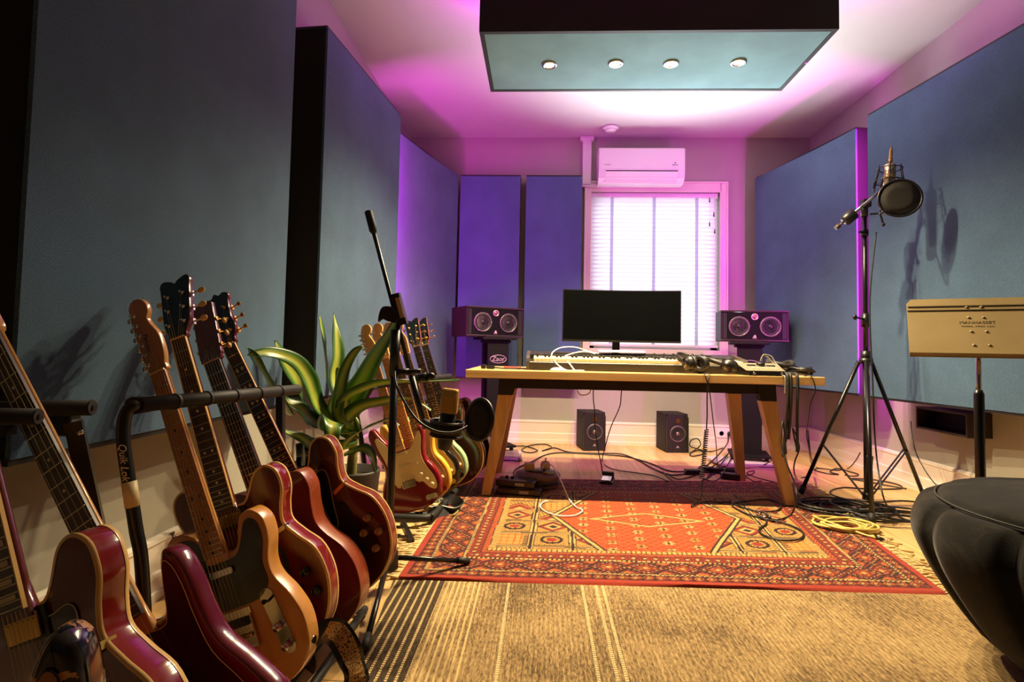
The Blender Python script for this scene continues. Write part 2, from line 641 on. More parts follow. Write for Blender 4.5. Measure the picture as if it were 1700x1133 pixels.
def panel(label, p0, p1, thick, z0=.6, z1=2.5, side=1, group='blue acoustic wall panels', bend=None):
    """p0 near, p1 far plan points of the fabric face; the body lies behind, towards the wall (side=-1 left wall, 1 right wall)"""
    p0, p1 = V((p0[0], p0[1])), V((p1[0], p1[1]))
    d = (p1 - p0).normalized()
    nrm = V((d.y, -d.x)) * side           # points back towards the wall
    base = (p0 + p1) / 2
    o = thing('sound_absorber', label, 'acoustic panel', (base.x, base.y, z0), 0, group)
    pl = [p0, p1] + ([V(bend)] if bend else [])
    def slab(off0, off1, inset, za, zb):
        q0 = p0 + d * inset; q1 = p1 - d * inset
        front = [q0] + [q1] + ([V(bend)] if bend else [])
        out = [p + nrm * off0 for p in front]
        last = front[-1]
        out += [(q1 + nrm * off1) if not bend else (last + nrm * (off1 - .02)), q0 + nrm * off1]
        return MB().prism(out, za, zb, smooth=False)
    slab(.010, thick, .004, z0 + .012, z1 - .012).build('side_cover', M_pside, o)
    # thin timber lip round the top and bottom edges
    lip = slab(.004, thick, 0, z1 - .014, z1)
    l2 = slab(.004, thick, 0, z0, z0 + .016)
    lip.build('top_edging', M_pframe, o); l2.build('bottom_edging', M_pframe, o)
    slab(0, .012, .001, z0 + .014, z1 - .0135).build('fabric_face', M_fab, o)
    return o


panel('large blue panel on left wall above the guitar racks, nearest the camera', (-1.12, 1.16), (-1.12, 2.42), .13, side=-1)
panel('tall blue panel with black end, behind the potted plant', (-1.105, 2.75), (-1.0, 3.84), .185, side=-1)
panel('purple-lit slanted panel in the back left corner', (-1.085, 4.15), (-.825, 5.14), .15, side=-1, bend=(-.80, 5.2))
panel('blue panel washed purple along its near edge, slanted across back right corner', (2.207, 4.06), (1.995, 5.12), .16, side=1, bend=(1.955, 5.24))
panel('large blue panel on right wall behind the music stand', (2.42, 1.9), (2.17, 3.85), .085, side=1)
sc = 5.2 / 5.15
panel('narrow purple-lit panel on back wall behind the speaker with purple lit side', (-.765 * sc, 5.2), (-.207 * sc, 5.2), .19, side=-1, group='narrow panels on the back wall')
panel('narrow panel on back wall between its twin and the window', (-.155 * sc, 5.2), (.359 * sc, 5.2), .19, side=-1, group='narrow panels on the back wall')

# ------------------------------------------------------------------ ceiling cloud
CX0, CX1, CY0, CY1, CZ = -.342, 1.46, 2.822, 3.50, 2.50
CT = .20
M_fabc = fabric('lit_cloud_fabric', (96, 140, 150), (140, 178, 182))  # panel fabric made lighter and teal: warm bounce light from below painted in
cloud = thing('ceiling_cloud', 'teal-lit acoustic panel hung below the ceiling with four lit spotlights', 'acoustic panel', ((CX0 + CX1) / 2, (CY0 + CY1) / 2, CZ))
fr = MB()
for c, d in ((((CX0 + CX1) / 2, CY0 + .012, CZ + CT / 2), (CX1 - CX0, .024, CT)), (((CX0 + CX1) / 2, CY1 - .012, CZ + CT / 2), (CX1 - CX0, .024, CT)),
             ((CX0 + .012, (CY0 + CY1) / 2, CZ + CT / 2), (.024, CY1 - CY0 - .048, CT)), ((CX1 - .012, (CY0 + CY1) / 2, CZ + CT / 2), (.024, CY1 - CY0 - .048, CT))):
    fr.box(c, d)
fr.build('frame', mat('dark_cloud_side', (28, 20, 24), .7), cloud)
holes = [(.024, 3.165), (.398, 3.155), (.709, 3.159), (1.079, 3.149)]
MB().box(((CX0 + CX1) / 2, (CY0 + CY1) / 2, CZ + .012), (CX1 - CX0 - .014, CY1 - CY0 - .014, .018)).build('fabric_face', M_fabc, cloud)
MB().box(((CX0 + CX1) / 2, (CY0 + CY1) / 2, CZ + .09), (CX1 - CX0 - .05, CY1 - CY0 - .05, .13)).build('core', M_pside, cloud)
for x, y in ((CX0 + .3, CY0 + .2), (CX1 - .3, CY0 + .2), (CX0 + .3, CY1 - .2), (CX1 - .3, CY1 - .2)):
    MB().cyl((x, y, CZ + .1), (x, y, ZC), .003, 6).build('hanging_wire', M_steel, cloud)
M_lamp = mat('lit_lamp', (255, 230, 180), .5, emit=(255, 226, 160), estr=LAMP_EMIT)
for x, y in holes:
    tr_ = MB().lathe([(.044, .004), (.044, -.004), (.04, -.008), (.03, -.007), (.026, -.002), (.026, .003)], 24, Matrix.Translation((x, y, CZ + .002))).build('spotlight', M_chrome, cloud)
    MB().lathe([(.0, -.0075), (.014, -.0075), (.026, -.004)], 20, Matrix.Translation((x, y, CZ + .002))).build('bulb', M_lamp, tr_)
    l = bpy.data.lights.new('spot_lamp', 'SPOT'); l.energy = SPOT_W; l.color = (1, .79, .46); l.spot_size = radians(SPOT_CONE); l.spot_blend = 1.; l.shadow_soft_size = .022
    o = bpy.data.objects.new('spot_lamp', l); COL.objects.link(o); o.location = (x, y, CZ - .02)

# ------------------------------------------------------------------ LED strips
M_led = mat('led_strip', (240, 160, 255), .5, emit=(214, 40, 255), estr=6.)
LEDC = (1., .05, .95)
led = thing('led_strip', 'glowing purple strip of lights lying on top of the ceiling panel', 'light strip', ((CX0 + CX1) / 2, (CY0 + CY1) / 2, CZ + CT - .03), 0)
mbl = MB()
i_ = .07
zl = CZ + CT - .035
for a, b in (((CX0 + i_, CY0 + i_, zl), (CX1 - i_, CY0 + i_, zl)), ((CX0 + i_, CY1 - i_, zl), (CX1 - i_, CY1 - i_, zl)),
             ((CX0 + i_, CY0 + i_, zl), (CX0 + i_, CY1 - i_, zl)), ((CX1 - i_, CY0 + i_, zl), (CX1 - i_, CY1 - i_, zl))):
    mbl.bar(a, b, .01, .003)
mbl.build('strip', M_led, led)
zl2 = CZ + CT - .012
arealight('cloud_led_back', ((CX0 + CX1) / 2, CY1 - i_, zl2), (0, 1., .42), CX1 - CX0 - .2, .012, LED_CLOUD * 1.3, LEDC)
arealight('cloud_led_front', ((CX0 + CX1) / 2, CY0 + i_, zl2), (0, -.7, 1), CX1 - CX0 - .2, .012, LED_CLOUD * .25, LEDC)
arealight('cloud_led_west', (CX0 + i_, (CY0 + CY1) / 2, zl2), (-1., 0, .6), .012, CY1 - CY0 - .2, LED_CLOUD * .75, LEDC)
arealight('cloud_led_east', (CX1 - i_, (CY0 + CY1) / 2, zl2), (1., 0, .3), .012, CY1 - CY0 - .2, LED_CLOUD * .45, LEDC, 80)
for lab, x, y, z0, z1, d in (('glowing purple strip of lights hidden behind the tall panel with black end', -1.075, 3.865, .62, 2.46, (.35, 1, 0)),
                             ('glowing purple strip of lights hidden behind the large right wall panel', 2.245, 3.875, .62, 2.46, (-.35, 1, 0))):
    s_ = thing('led_strip', lab, 'light strip', (x, y, z0))
    MB().box((x, y - .006, (z0 + z1) / 2), (.01, .006, z1 - z0)).build('strip', M_led, s_)
    arealight('panel_led', (x, y + .004, (z0 + z1) / 2), d, .02, z1 - z0, LED_PANEL, LEDC)

# daylight coming through the slats, thrown up to the ceiling
arealight('window_daylight', ((WX0 + WX1) / 2, YB - .42, 1.5), (-.03, -.75, .8), 1.15, .9, DAY_W, (.92, .96, 1.), 92)

# ------------------------------------------------------------------ air conditioner, trunking, detector
ac = thing('air_conditioner', 'white split air conditioner mounted on the back wall above the window', 'air conditioner', (.9, YB, 2.43))
prof = [(YB - .002, 2.435), (YB - .15, 2.435), (YB - .20, 2.475), (YB - .215, 2.53), (YB - .215, 2.74), (YB - .19, 2.762), (YB - .002, 2.765)]
a0, a1 = .512, 1.297
vs = [(a0, *p) for p in prof] + [(a1, *p) for p in prof]
n = len(prof)
MB().add(vs, [(k, k + 1, n + k + 1, n + k) for k in range(n - 1)] + [(n - 1, 0, n, 2 * n - 1)] + [tuple(range(n - 1, -1, -1)), tuple(range(n, 2 * n))]).build('body', M_white, ac)
ff = MB().box(((a0 + a1) / 2, YB - .2175, 2.648), (a1 - a0 - .012, .006, .195), bev=.002)
ff.build('front_cover', M_white, ac)
vs = [(a0 + .06, YB - .221, 2.532), (a1 - .07, YB - .221, 2.532), (a1 - .07, YB - .168, 2.441), (a0 + .06, YB - .168, 2.441)]
nrm = V((0, -.86, -.5)) * .008
MB().hexa([V(p) + nrm for p in vs], [V(p) for p in vs]).build('air_flap', M_white, ac)
MB().box(((a0 + a1) / 2, YB - .2145, 2.538), (a1 - a0 - .13, .006, .008)).build('outlet_slot', M_blackmatt, ac)
fm = frame_m((0, 0, 0), (1, 0, 0), (0, 0, 1), (0, -1, 0))
M_ink = mat('dark_print', (60, 30, 62), .6)
fmA = fm.copy(); fmA.translation = (a0 + .08, YB - .2212, 2.595); wtxt('brand_lettering', 'Inverter', .018, fmA, M_ink, ac)
fmA = fm.copy(); fmA.translation = (a1 - .09, YB - .2212, 2.595); wtxt('maker_lettering', 'Innova', .02, fmA, M_ink, ac)
mbq = MB().prism(circ(.006, 10), 0, .001, frame_m((a1 - .09, YB - .2212, 2.612), (1, 0, 0), (0, 0, 1), (0, -1, 0)))
mbq.build('emblem', M_ink, ac)
MB().box((a0 + .15, YB - .176, 2.452), (.2, .004, .02), Matrix.Identity(4)).build('sticker', mat('sticker', (236, 214, 214), .5), ac)

td = thing('cable_trunking', 'white trunking from ceiling to air conditioner beside the window top', 'trunking', (.41, YB, 2.45))
MB().box((.415, YB - .025, (2.45 + ZC) / 2 - .005), (.085, .05, ZC - 2.45 - .01), bev=.006).build('drop_duct', M_white, td)
MB().box((.48, YB - .025, 2.452), (.24, .05, .03), bev=.005).build('elbow_duct', M_white, td)
MB().box((.415, YB - .027, ZC - .022), (.13, .056, .04), bev=.006).build('ceiling_collar', M_white, td)

p = PZ_(1014, 211, ZC)
sd = thing('smoke_detector', 'round white smoke detector on the ceiling near the back wall', 'smoke detector', p)
MB().lathe([(.072, 0), (.075, -.012), (.068, -.022), (.05, -.026)], 28, Matrix.Translation(p)).build('base', M_white, sd)
MB().lathe([(.05, -.02), (.05, -.034), (.044, -.042), (0, -.044)], 28, Matrix.Translation(p)).build('cover', M_white, sd)

# black open wall box under the right panel
wb = thing('wall_box', 'black open-fronted box fixed to right wall under the large panel', 'wall box', (2.44, 3.5, .43))
mb = MB()
bx, y0, y1, z0, z1 = 2.375, 3.29, 3.72, .43, .565
mb.box(((bx + XR) / 2, (y0 + y1) / 2, z0 + .006), (XR - bx, y1 - y0, .012))
mb.box(((bx + XR) / 2, (y0 + y1) / 2, z1 - .006), (XR - bx, y1 - y0, .012))
mb.box(((bx + XR) / 2, y0 + .006, (z0 + z1) / 2), (XR - bx, .012, z1 - z0 - .024))
mb.box(((bx + XR) / 2, y1 - .006, (z0 + z1) / 2), (XR - bx, .012, z1 - z0 - .024))
mb.build('body', mat('dark_brown_wood', (42, 28, 20), .5), wb)
MB().box((XR - .02, (y0 + y1) / 2, (z0 + z1) / 2), (.01, y1 - y0 - .03, z1 - z0 - .03)).build('back_board', M_blackmatt, wb)
# ================================================================== DESK AND WHAT STANDS ON IT
M_oak = wood('oiled_oak_top', (184, 142, 84), (222, 184, 124), 'x', 1., .35)
M_leg = wood('oiled_oak_leg', (184, 142, 86), (216, 178, 120), 'z', 1., .4)
DX0, DX1, DY0, DY1, DZ0, DZ1 = -.43, 1.60, 3.27, 4.09, .703, .75
desk = thing('desk', 'long oak desk with splayed tapering legs under the screen', 'desk', (.585, 3.68, 0))
MB().box(((DX0 + DX1) / 2, (DY0 + DY1) / 2, (DZ0 + DZ1) / 2), (DX1 - DX0, DY1 - DY0, DZ1 - DZ0), bev=.003).build('desktop', M_oak, desk)
mb = MB()
mb.box((.585, 3.40, .672), (1.50, .03, .06))
mb.build('front_beam', M_blackmatt, desk)
MB().box((.585, 3.98, .672), (1.50, .03, .06)).build('rear_beam', M_blackmatt, desk)
for sx, sy, fx, fy, tx, ty in ((-1, -1, -.305, 3.36, -.185, 3.42), (1, -1, 1.44, 3.36, 1.315, 3.42), (-1, 1, -.285, 4.06, -.185, 3.97), (1, 1, 1.405, 4.05, 1.315, 3.97)):
    def sec(x, y, z, w, d): return [(x - w / 2, y - d / 2, z), (x + w / 2, y - d / 2, z), (x + w / 2, y + d / 2, z), (x - w / 2, y + d / 2, z)]
    f = lambda z: (z - .0) / .70
    def at(z, w, d):
        k = f(z); return sec(fx + (tx - fx) * k, fy + (ty - fy) * k, z, w, d)
    lb = MB().hexa(at(.0185 if sy < 0 else .0, .052, .046), at(.60, .088, .066))
    lg = lb.build('leg', M_leg, desk)
    MB().hexa(at(.601, .089, .067), at(.7015, .112, .09)).build('bracket', M_blackmatt, lg)

# ------------------------------------------------------------------ curved monitor
MX, MY, MZ0, MZ1, MW = .542, 3.87, .935, 1.288, .79
mon = thing('monitor', 'wide black curved monitor standing on the desk before the window', 'monitor', (MX, MY, DZ1))
def mpt(u, v, off=0.):
    x = (u - .5) * MW
    y = -.30 * (x / MW) ** 2 * .55
    return V((MX + x, MY + y + off, MZ0 + (MZ1 - MZ0) * v))
M_screen = mat('black_glossy_screen', (5, 6, 7), .18, coat=.3)
mb = MB()
mb.grid(lambda u, v: mpt(u, v, .0), 20, 1)
mb.grid(lambda u, v: mpt(1 - u, v, .03), 20, 1)
mb.grid(lambda u, v: mpt(u, 1., .03 * v), 20, 1, False)
mb.grid(lambda u, v: mpt(1 - u, 0., .03 * v), 20, 1, False)
mb.grid(lambda u, v: mpt(0, v, .03 * (1 - u)), 1, 1, False)
mb.grid(lambda u, v: mpt(1, v, .03 * u), 1, 1, False)
mb.build('shell', M_black, mon)
MB().grid(lambda u, v: mpt(.008 + .984 * u, .045 + .94 * v, -.0012), 24, 1).build('screen', M_screen, mon)
MB().grid(lambda u, v: mpt(u, .002 + .03 * v, -.0018), 20, 1).build('lower_bezel', mat('monitor_chin', (30, 27, 26), .3), mon)
MB().box((MX - .02, MY + .075, .90), (.05, .03, .30), bev=.006).build('stand_neck', M_black, mon)
MB().prism(rrect(.24, .2, .04), DZ1, DZ1 + .012, Matrix.Translation((MX - .02, MY + .09, 0)), rnd=.003).build('stand_foot', M_black, mon)
MB().box((MX - .02, MY + .045, 1.08), (.12, .06, .12), bev=.01).build('stand_mount', M_black, mon)

# ------------------------------------------------------------------ stage piano
PX0, PX1, PY0, PY1 = -.083, 1.232, 3.43, 3.72
PZ = DZ1 + .002
pn = thing('stage_piano', 'black stage piano with full keyboard lying on the desk', 'electric piano', ((PX0 + PX1) / 2, (PY0 + PY1) / 2, PZ))
M_pbody = noisy('piano_black_metal', (34, 31, 26), (42, 38, 31), 40, .42)
mb = MB()
# cross-section: low front slip, key bed, raised rear panel
prof = [(PY0, PZ), (PY1, PZ), (PY1, PZ + .080), (PY1 - .015, PZ + .090), (PY0 + .185, PZ + .078), (PY0 + .185, PZ + .050), (PY0 + .006, PZ + .050), (PY0, PZ + .045)]
xa, xb = PX0 + .022, PX1 - .022
vs = [(xa, *p) for p in prof] + [(xb, *p) for p in prof]; n = len(prof)
mb.add(vs, [(k, n + k, n + (k + 1) % n, (k + 1) % n) for k in range(n)] + [tuple(range(n)), tuple(range(2 * n - 1, n - 1, -1))])
mb.build('body', M_pbody, pn)
for x in (PX0 + .0105, PX1 - .0105):
    pr = [(PY0 - .004, PZ), (PY1 + .002, PZ), (PY1 + .002, PZ + .086), (PY1 - .02, PZ + .094), (PY0 + .03, PZ + .082), (PY0 + .004, PZ + .07), (PY0 - .004, PZ + .05)]
    MB().prism([(q[0], q[1]) for q in pr], -.0105, .0105, frame_m((x, 0, 0), (0, 1, 0), (0, 0, 1), (1, 0, 0)), smooth=False).build('side_cheek', mat('piano_cheek', (66, 60, 50), .35), pn)
M_key = mat('ivory_key', (226, 212, 176), .3)
M_keyb = mat('black_key', (16, 14, 13), .3)
kx0, kx1 = xa + .022, xb - .004
kw = (kx1 - kx0) / 52
wk = MB(); bk = MB()
for i in range(52):
    wk.box((kx0 + kw * (i + .5), PY0 + .095, PZ + .060), (kw - .0011, .172, .02), bev=.0012)
    if (i % 7) not in (1, 4) and i < 51:
        bk.box((kx0 + kw * (i + 1), PY0 + .133, PZ + .074), (.0125, .096, .018), bev=.002)
wk.build('white_keys', M_key, pn)
bk.build('black_keys', M_keyb, pn)
MB().box(((kx0 + kx1) / 2, PY1 - .055, PZ + .0885), (1.0, .03, .002)).build('control_strip', mat('piano_strip', (70, 64, 56), .4), pn)
for i in range(7):
    MB().lathe([(.008, 0), (.0075, .008), (0, .009)], 12, Matrix.Translation((PX0 + .75 + .06 * i, PY1 - .055, PZ + .0885))).build('knob', M_steel, pn)

_pb = V((0, PY0, PZ))
TILT = Matrix.Translation(_pb) @ Matrix.Rotation(radians(4.5), 4, 'X') @ Matrix.Translation(-_pb)
pn.matrix_world = TILT @ ROOTM[pn.name]
for _x in (PX0 + .1, PX1 - .1):
    _f = V((_x, PY1 - .03, PZ + .0215))
    MB().cyl((_x, PY1 - .03, DZ1), (_x, PY1 - .03, PZ + .024), .014, 12).build('rear_foot', M_rubber, pn, False)
# computer keyboard lying on the piano
kb = thing('computer_keyboard', 'slim white computer keyboard lying on top of the piano', 'computer keyboard', (.52, 3.665, PZ + .096))
MB().box((.52, 3.668, PZ + .101), (.29, .09, .006), bev=.002).build('base', M_white, kb)
kk = MB()
for r in range(5):
    for c in range(14):
        kk.box((.52 - .133 + .0205 * c, 3.632 + .018 * r, PZ + .1055), (.0175, .015, .003))
kk.build('keys', mat('white_key_cap', (236, 234, 226), .5), kb)
kb.matrix_world = TILT @ ROOTM[kb.name]

# two small things and a puck at the left end
ad = thing('cable_adapter', 'small black plug adapter with short lead at the desk end', 'adapter', (-.30, 3.45, DZ1))
MB().box((-.30, 3.45, DZ1 + .011), (.05, .03, .02), bev=.004).build('body', M_black, ad)
MB().tube(catmull([(-.275, 3.45, DZ1 + .01), (-.22, 3.44, DZ1 + .006), (-.16, 3.46, DZ1 + .006), (-.10, 3.50, DZ1 + .006), (-.02, 3.405, DZ1 + .006)], 6, False), .004, 8).build('lead', M_rubber, ad)
MB().box((-.345, 3.47, DZ1 + .014), (.03, .035, .026), bev=.006).build('plug', M_black, ad)
rd = thing('hard_drive', 'flat red-cased pocket drive lying on desk beside piano', 'hard drive', (-.165, 3.52, DZ1))
MB().prism(rrect(.105, .075, .012), 0, .014, Matrix.Translation((-.17, 3.53, DZ1 + .001)), rnd=.004).build('case', mat('red_plastic', (196, 62, 40), .4), rd)
MB().prism(rrect(.07, .05, .008), .0142, .0148, Matrix.Translation((-.17, 3.53, DZ1 + .001))).build('cover_plate', mat('red_plastic_b', (170, 48, 34), .5), rd)
pk = thing('puck_mouse', 'flat white oval mouse on desk in front of the piano', 'mouse', (.105, 3.36, DZ1))
MB().grid(lambda u, v: V((.105 + .045 * cos(2 * pi * u) * sin(pi / 2 * v), 3.355 + .034 * sin(2 * pi * u) * sin(pi / 2 * v), DZ1 + .004 + .018 * cos(pi / 2 * v))), 20, 6, True, None, 0, True).build('shell', M_white, pk)
MB().prism(circ(.044, 20, ry=.033), 0, .005, Matrix.Translation((.105, 3.355, DZ1 + .0005))).build('base', mat('grey_base', (150, 148, 140), .5), pk)

def dz(px, py, y): return PY_(px, py, y)
wc = MB().tube(catmull([dz(1005, 588, 3.66), dz(985, 586, 3.62), dz(955, 577, 3.6), dz(930, 578, 3.56), dz(916, 588, 3.5), dz(922, 602, 3.42), dz(938, 614, 3.39), V((.19, 3.36, DZ1 + .005)), V((.235, 3.35, DZ1 + .005))], 8, False), .0036, 8)
tag(wc.build('white_lead', M_white), 'thin white lead looping over the piano keys', 'cable')
wc = MB().tube(catmull([dz(988, 588, 3.62), dz(970, 584, 3.6), dz(948, 588, 3.55), dz(937, 594, 3.47), dz(946, 605, 3.42), dz(955, 616, 3.40), V((.225, 3.385, DZ1 + .005)), V((.26, 3.35, DZ1 + .005))], 8, False), .0042, 8)
tag(wc.build('white_lead', M_white), 'thicker white lead bending sharply down the piano front', 'cable')

# ------------------------------------------------------------------ headphones
def headphones(label, c, rz, tilt, s=1., open_=.072):
    M = Matrix.Translation(c) @ Matrix.Rotation(rz, 4, 'Z') @ Matrix.Rotation(tilt, 4, 'X')
    h = thing('headphones', label, 'headphones', M=M)
    M_pad = mat('black_leather_pad', (20, 17, 15), .5)
    M_hs = mat('headphone_shell', (24, 21, 18), .42)
    loc = lambda nm, b, m, p=h: b.build(nm, m, p, True)
    for sg in (-1, 1):
        A = zto((sg * open_ * s, 0, .045 * s), (sg, 0, .12))
        cup = MB().lathe([(.0, .03 * s), (.018 * s, .03 * s), (.032 * s, .024 * s), (.042 * s, .012 * s), (.044 * s, 0), (.03 * s, -.004 * s), (0, -.004 * s)], 24, A)
        cp = loc('ear_cup', cup, M_hs)
        loc('cap', MB().lathe([(.026 * s, .0285 * s), (.024 * s, .033 * s), (0, .034 * s)], 20, A), M_steel, cp)
        pad = MB().tube([A @ V((.033 * s * cos(2 * pi * k / 20), .037 * s * sin(2 * pi * k / 20), -.010 * s)) for k in range(20)], .012 * s, 8, closed=True)
        loc('ear_pad', pad, M_pad)
        yk = MB().tube([A @ V((.046 * s * cos(a), .046 * s * sin(a), .008 * s)) for a in [pi * k / 10 for k in range(11)]], .003 * s, 6)
        loc('yoke', yk, M_steel)
    band = []
    for k in range(25):
        a = pi * k / 24
        band.append(V(((open_ + .012) * s * cos(a), 0, (.085 + .095 * sin(a)) * s)))
    bm2 = MB()
    vs = []; fs = []
    for i, p in enumerate(band):
        q = (p - V((0, 0, .085 * s))).normalized()
        for dx, dr in ((-.014, 0), (.014, 0), (.014, .006), (-.014, .006)):
            vs.append(p + q * dr * s + V((0, dx * s, 0)))
    for i in range(24):
        for k in range(4):
            fs.append((i * 4 + k, i * 4 + (k + 1) % 4, i * 4 + 4 + (k + 1) % 4, i * 4 + 4 + k))
    bm2.add(vs, fs, True)
    loc('headband', bm2, M_pad)
    return h


headphones('black headphones with pale inner band lying by the piano end', (.93, 3.32, DZ1 + .046), radians(30), radians(-70), 1.05, .046)
headphones('smaller black headphones with ring-shaped cup beside the audio interface', (1.125, 3.315, DZ1 + .040), radians(62), radians(-72), .9, .036)

# ------------------------------------------------------------------ audio interface
ai = thing('audio_interface', 'black desktop audio interface with sloping grey top and knob', 'audio interface', (1.28, 3.34, DZ1))
ix0, ix1, iy0, iy1 = 1.165, 1.395, 3.278, 3.415
bt = [(ix0 + .02, iy0, DZ1 + .004), (ix1, iy0, DZ1 + .004), (ix1 - .03, iy1, DZ1 + .004), (ix0, iy1, DZ1 + .004)]
tp = [(ix0 + .02, iy0, DZ1 + .026), (ix1, iy0, DZ1 + .026), (ix1 - .03, iy1, DZ1 + .070), (ix0, iy1, DZ1 + .070)]
MB().hexa(bt, tp).build('body', mat('interface_black', (22, 20, 18), .35), ai)
up = (V(tp[3]) - V(tp[0])).cross(V(tp[1]) - V(tp[0])).normalized() * -1
ctr = sum((V(p) for p in tp), V()) / 4
Mi = frame_m(ctr + up * .0006, (1, 0, 0), up.cross(V((1, 0, 0))), up)
MB().prism([(-.108, -.066), (.112, -.066), (.088, .066), (-.125, .066)], 0, .0015, Mi).build('top_plate', mat('interface_grey_top', (150, 138, 112), .38, .4), ai)
MB().prism(rrect(.05, .022, .003), .0016, .0024, Mi @ Matrix.Translation((-.05, .025, 0))).build('meter_display', M_screen, ai)
MB().prism(rrect(.05, .022, .003), .0016, .0024, Mi @ Matrix.Translation((.06, .02, 0))).build('meter_display', M_screen, ai)
MB().lathe([(.024, .0015), (.024, .016), (.021, .02), (0, .02)], 24, Mi @ Matrix.Translation((.005, .03, 0))).build('volume_knob', M_black, ai)
for k in range(6):
    MB().prism(rrect(.014, .009, .002), .0016, .005, Mi @ Matrix.Translation((-.055 + .026 * k, -.03, 0))).build('button', mat('pale_button', (206, 190, 150), .4), ai)
for x in (1.21, 1.365):
    MB().lathe([(.008, 0), (.008, .006), (.004, .0065), (0, .002)], 14, zto((x, iy0 - .001, DZ1 + .015), (0, -1, 0))).build('jack_socket', M_chrome, ai)
mb = MB()
for x in (ix0 + .035, ix1 - .05):
    for y in (iy0 + .02, iy1 - .02):
        mb = MB().cyl((x, y, DZ1), (x, y, DZ1 + .004), .008, 10); mb.build('rubber_foot', M_rubber, ai)

# coiled thick cables at the desk's right end
def coil(name, label, c, rx, ry, r, turns, m, z, jit=.012, rise=.0, tail=None, lead=None, seed=1, n=28):
    rnd = random.Random(seed)
    pts = list(lead or [])
    ph = rnd.random() * 6
    for k in range(int(turns * n)):
        a = 2 * pi * k / n + ph
        t = k / (turns * n)
        j = 1 + jit / rx * sin(a * .37 + 2 * ph) * 1.6 + .06 * sin(1.7 * k / n + ph)
        pts.append(V((c[0] + rx * j * cos(a) + jit * sin(2.3 * t * 6), c[1] + ry * j * sin(a) + jit * cos(1.7 * t * 7), z + r + rise * t + r * .8 * (1 + sin(a * 2 + t * 9)))))
    pts += list(tail or [])
    o = MB().tube(catmull(pts, 2, False), r, 8).build(name, m)
    return tag(o, label, 'cable')


M_cable = mat('black_cable', (15, 14, 13), .45)
M_loom = noisy('braided_loom', (10, 9, 8), (40, 36, 30), 120, .6, .2)
coil('cable_loom', 'coil of thick black cable loom heaped at the desk end', (1.455, 3.53), .075, .10, .0125, 3.2, M_loom, DZ1, .006, .055, seed=3)
coil('coiled_cable', 'flatter coil of black cable on the right desk corner', (1.527, 3.41), .055, .07, .0085, 3.6, M_cable, DZ1, .004, .03, seed=5)
for i, (x, yb, z1, lab) in enumerate(((1.385, 3.262, .30, 'braided black cable loom hanging furthest left over the desk end'), (1.40, 3.258, .40, 'braided black cable loom hanging in the middle over desk end'), (1.435, 3.256, .33, 'braided black cable loom hanging furthest right over desk end'))):
    P = [V((x + .01, 3.45, DZ1 + .016)), V((x, 3.33, DZ1 + .016)), V((x, yb, DZ1 + .014)), V((x, yb - .016, DZ1 - .03)), V((x, yb - .012, .6)), V((x + .004 * i, yb + .01, .5)), V((x + .012 * (i - 1), yb + .02, z1))]
    tag(MB().tube(catmull(P, 6, False), .0082, 10).build('cable_loom', M_loom), lab, 'cable')
for i, (px, col) in enumerate(((0, 0), (1, 0))):
    P = [dz(1262 + 4 * i, 612, 3.44), dz(1264 + 2 * i, 595 - 4 * i, 3.44), dz(1272 + 8 * i, 592, 3.44), dz(1284 + 4 * i, 604, 3.42), dz(1296 + 2 * i, 614, 3.36), V((1.365 + .014 * i, 3.30, DZ1 + .006)), V((1.372 + .014 * i, 3.255, DZ1 - .005)), V((1.37 + .014 * i, 3.25, DZ1 - .1))]
    tag(MB().tube(catmull(P, 8, False), .0042, 8).build('audio_lead', mat('grey_lead', (120, 112, 100), .4)), ('grey lead arching out of the interface and over the desk edge', 'second grey lead arching higher from interface, over the desk edge')[i], 'cable')

# ------------------------------------------------------------------ studio speakers and their stands
def driver(o, A, r, cone_m, name='woofer'):
    d = MB().lathe([(r * 1.0, 0), (r * 1.0, .006), (r * .88, .008), (r * .84, .004)], 36, A)
    w_ = d.build(name, mat('driver_ring', (104, 96, 92), .35, .5), o)
    MB().lathe([(r * .84, .004), (r * .80, .008), (r * .73, .009), (r * .68, .004)], 36, A).build('surround', M_rubber, w_)
    MB().lathe([(r * .68, .004), (r * .25, -.022), (r * .24, -.022)], 36, A).build('cone', cone_m, w_)
    MB().lathe([(r * .26, -.022), (r * .24, -.012), (r * .14, -.004), (0, -.002)], 24, A).build('dust_cap', mat('dust_cap', (24, 22, 22), .35), w_)
    for k in range(6):
        a = pi / 6 + k * pi / 3
        MB().lathe([(.0042, 0), (.0042, .009), (0, .010)], 8, A @ Matrix.Translation((r * .95 * cos(a), r * .95 * sin(a), 0))).build('screw', M_chrome, w_)
    return w_


M_cone = mat('woven_grey_cone', (176, 162, 140), .3, .25)
M_cab = mat('speaker_black', (11, 10, 10), .6, spec=.12)
M_cabs = mat('speaker_red_black_side', (36, 20, 22), .5, spec=.25)


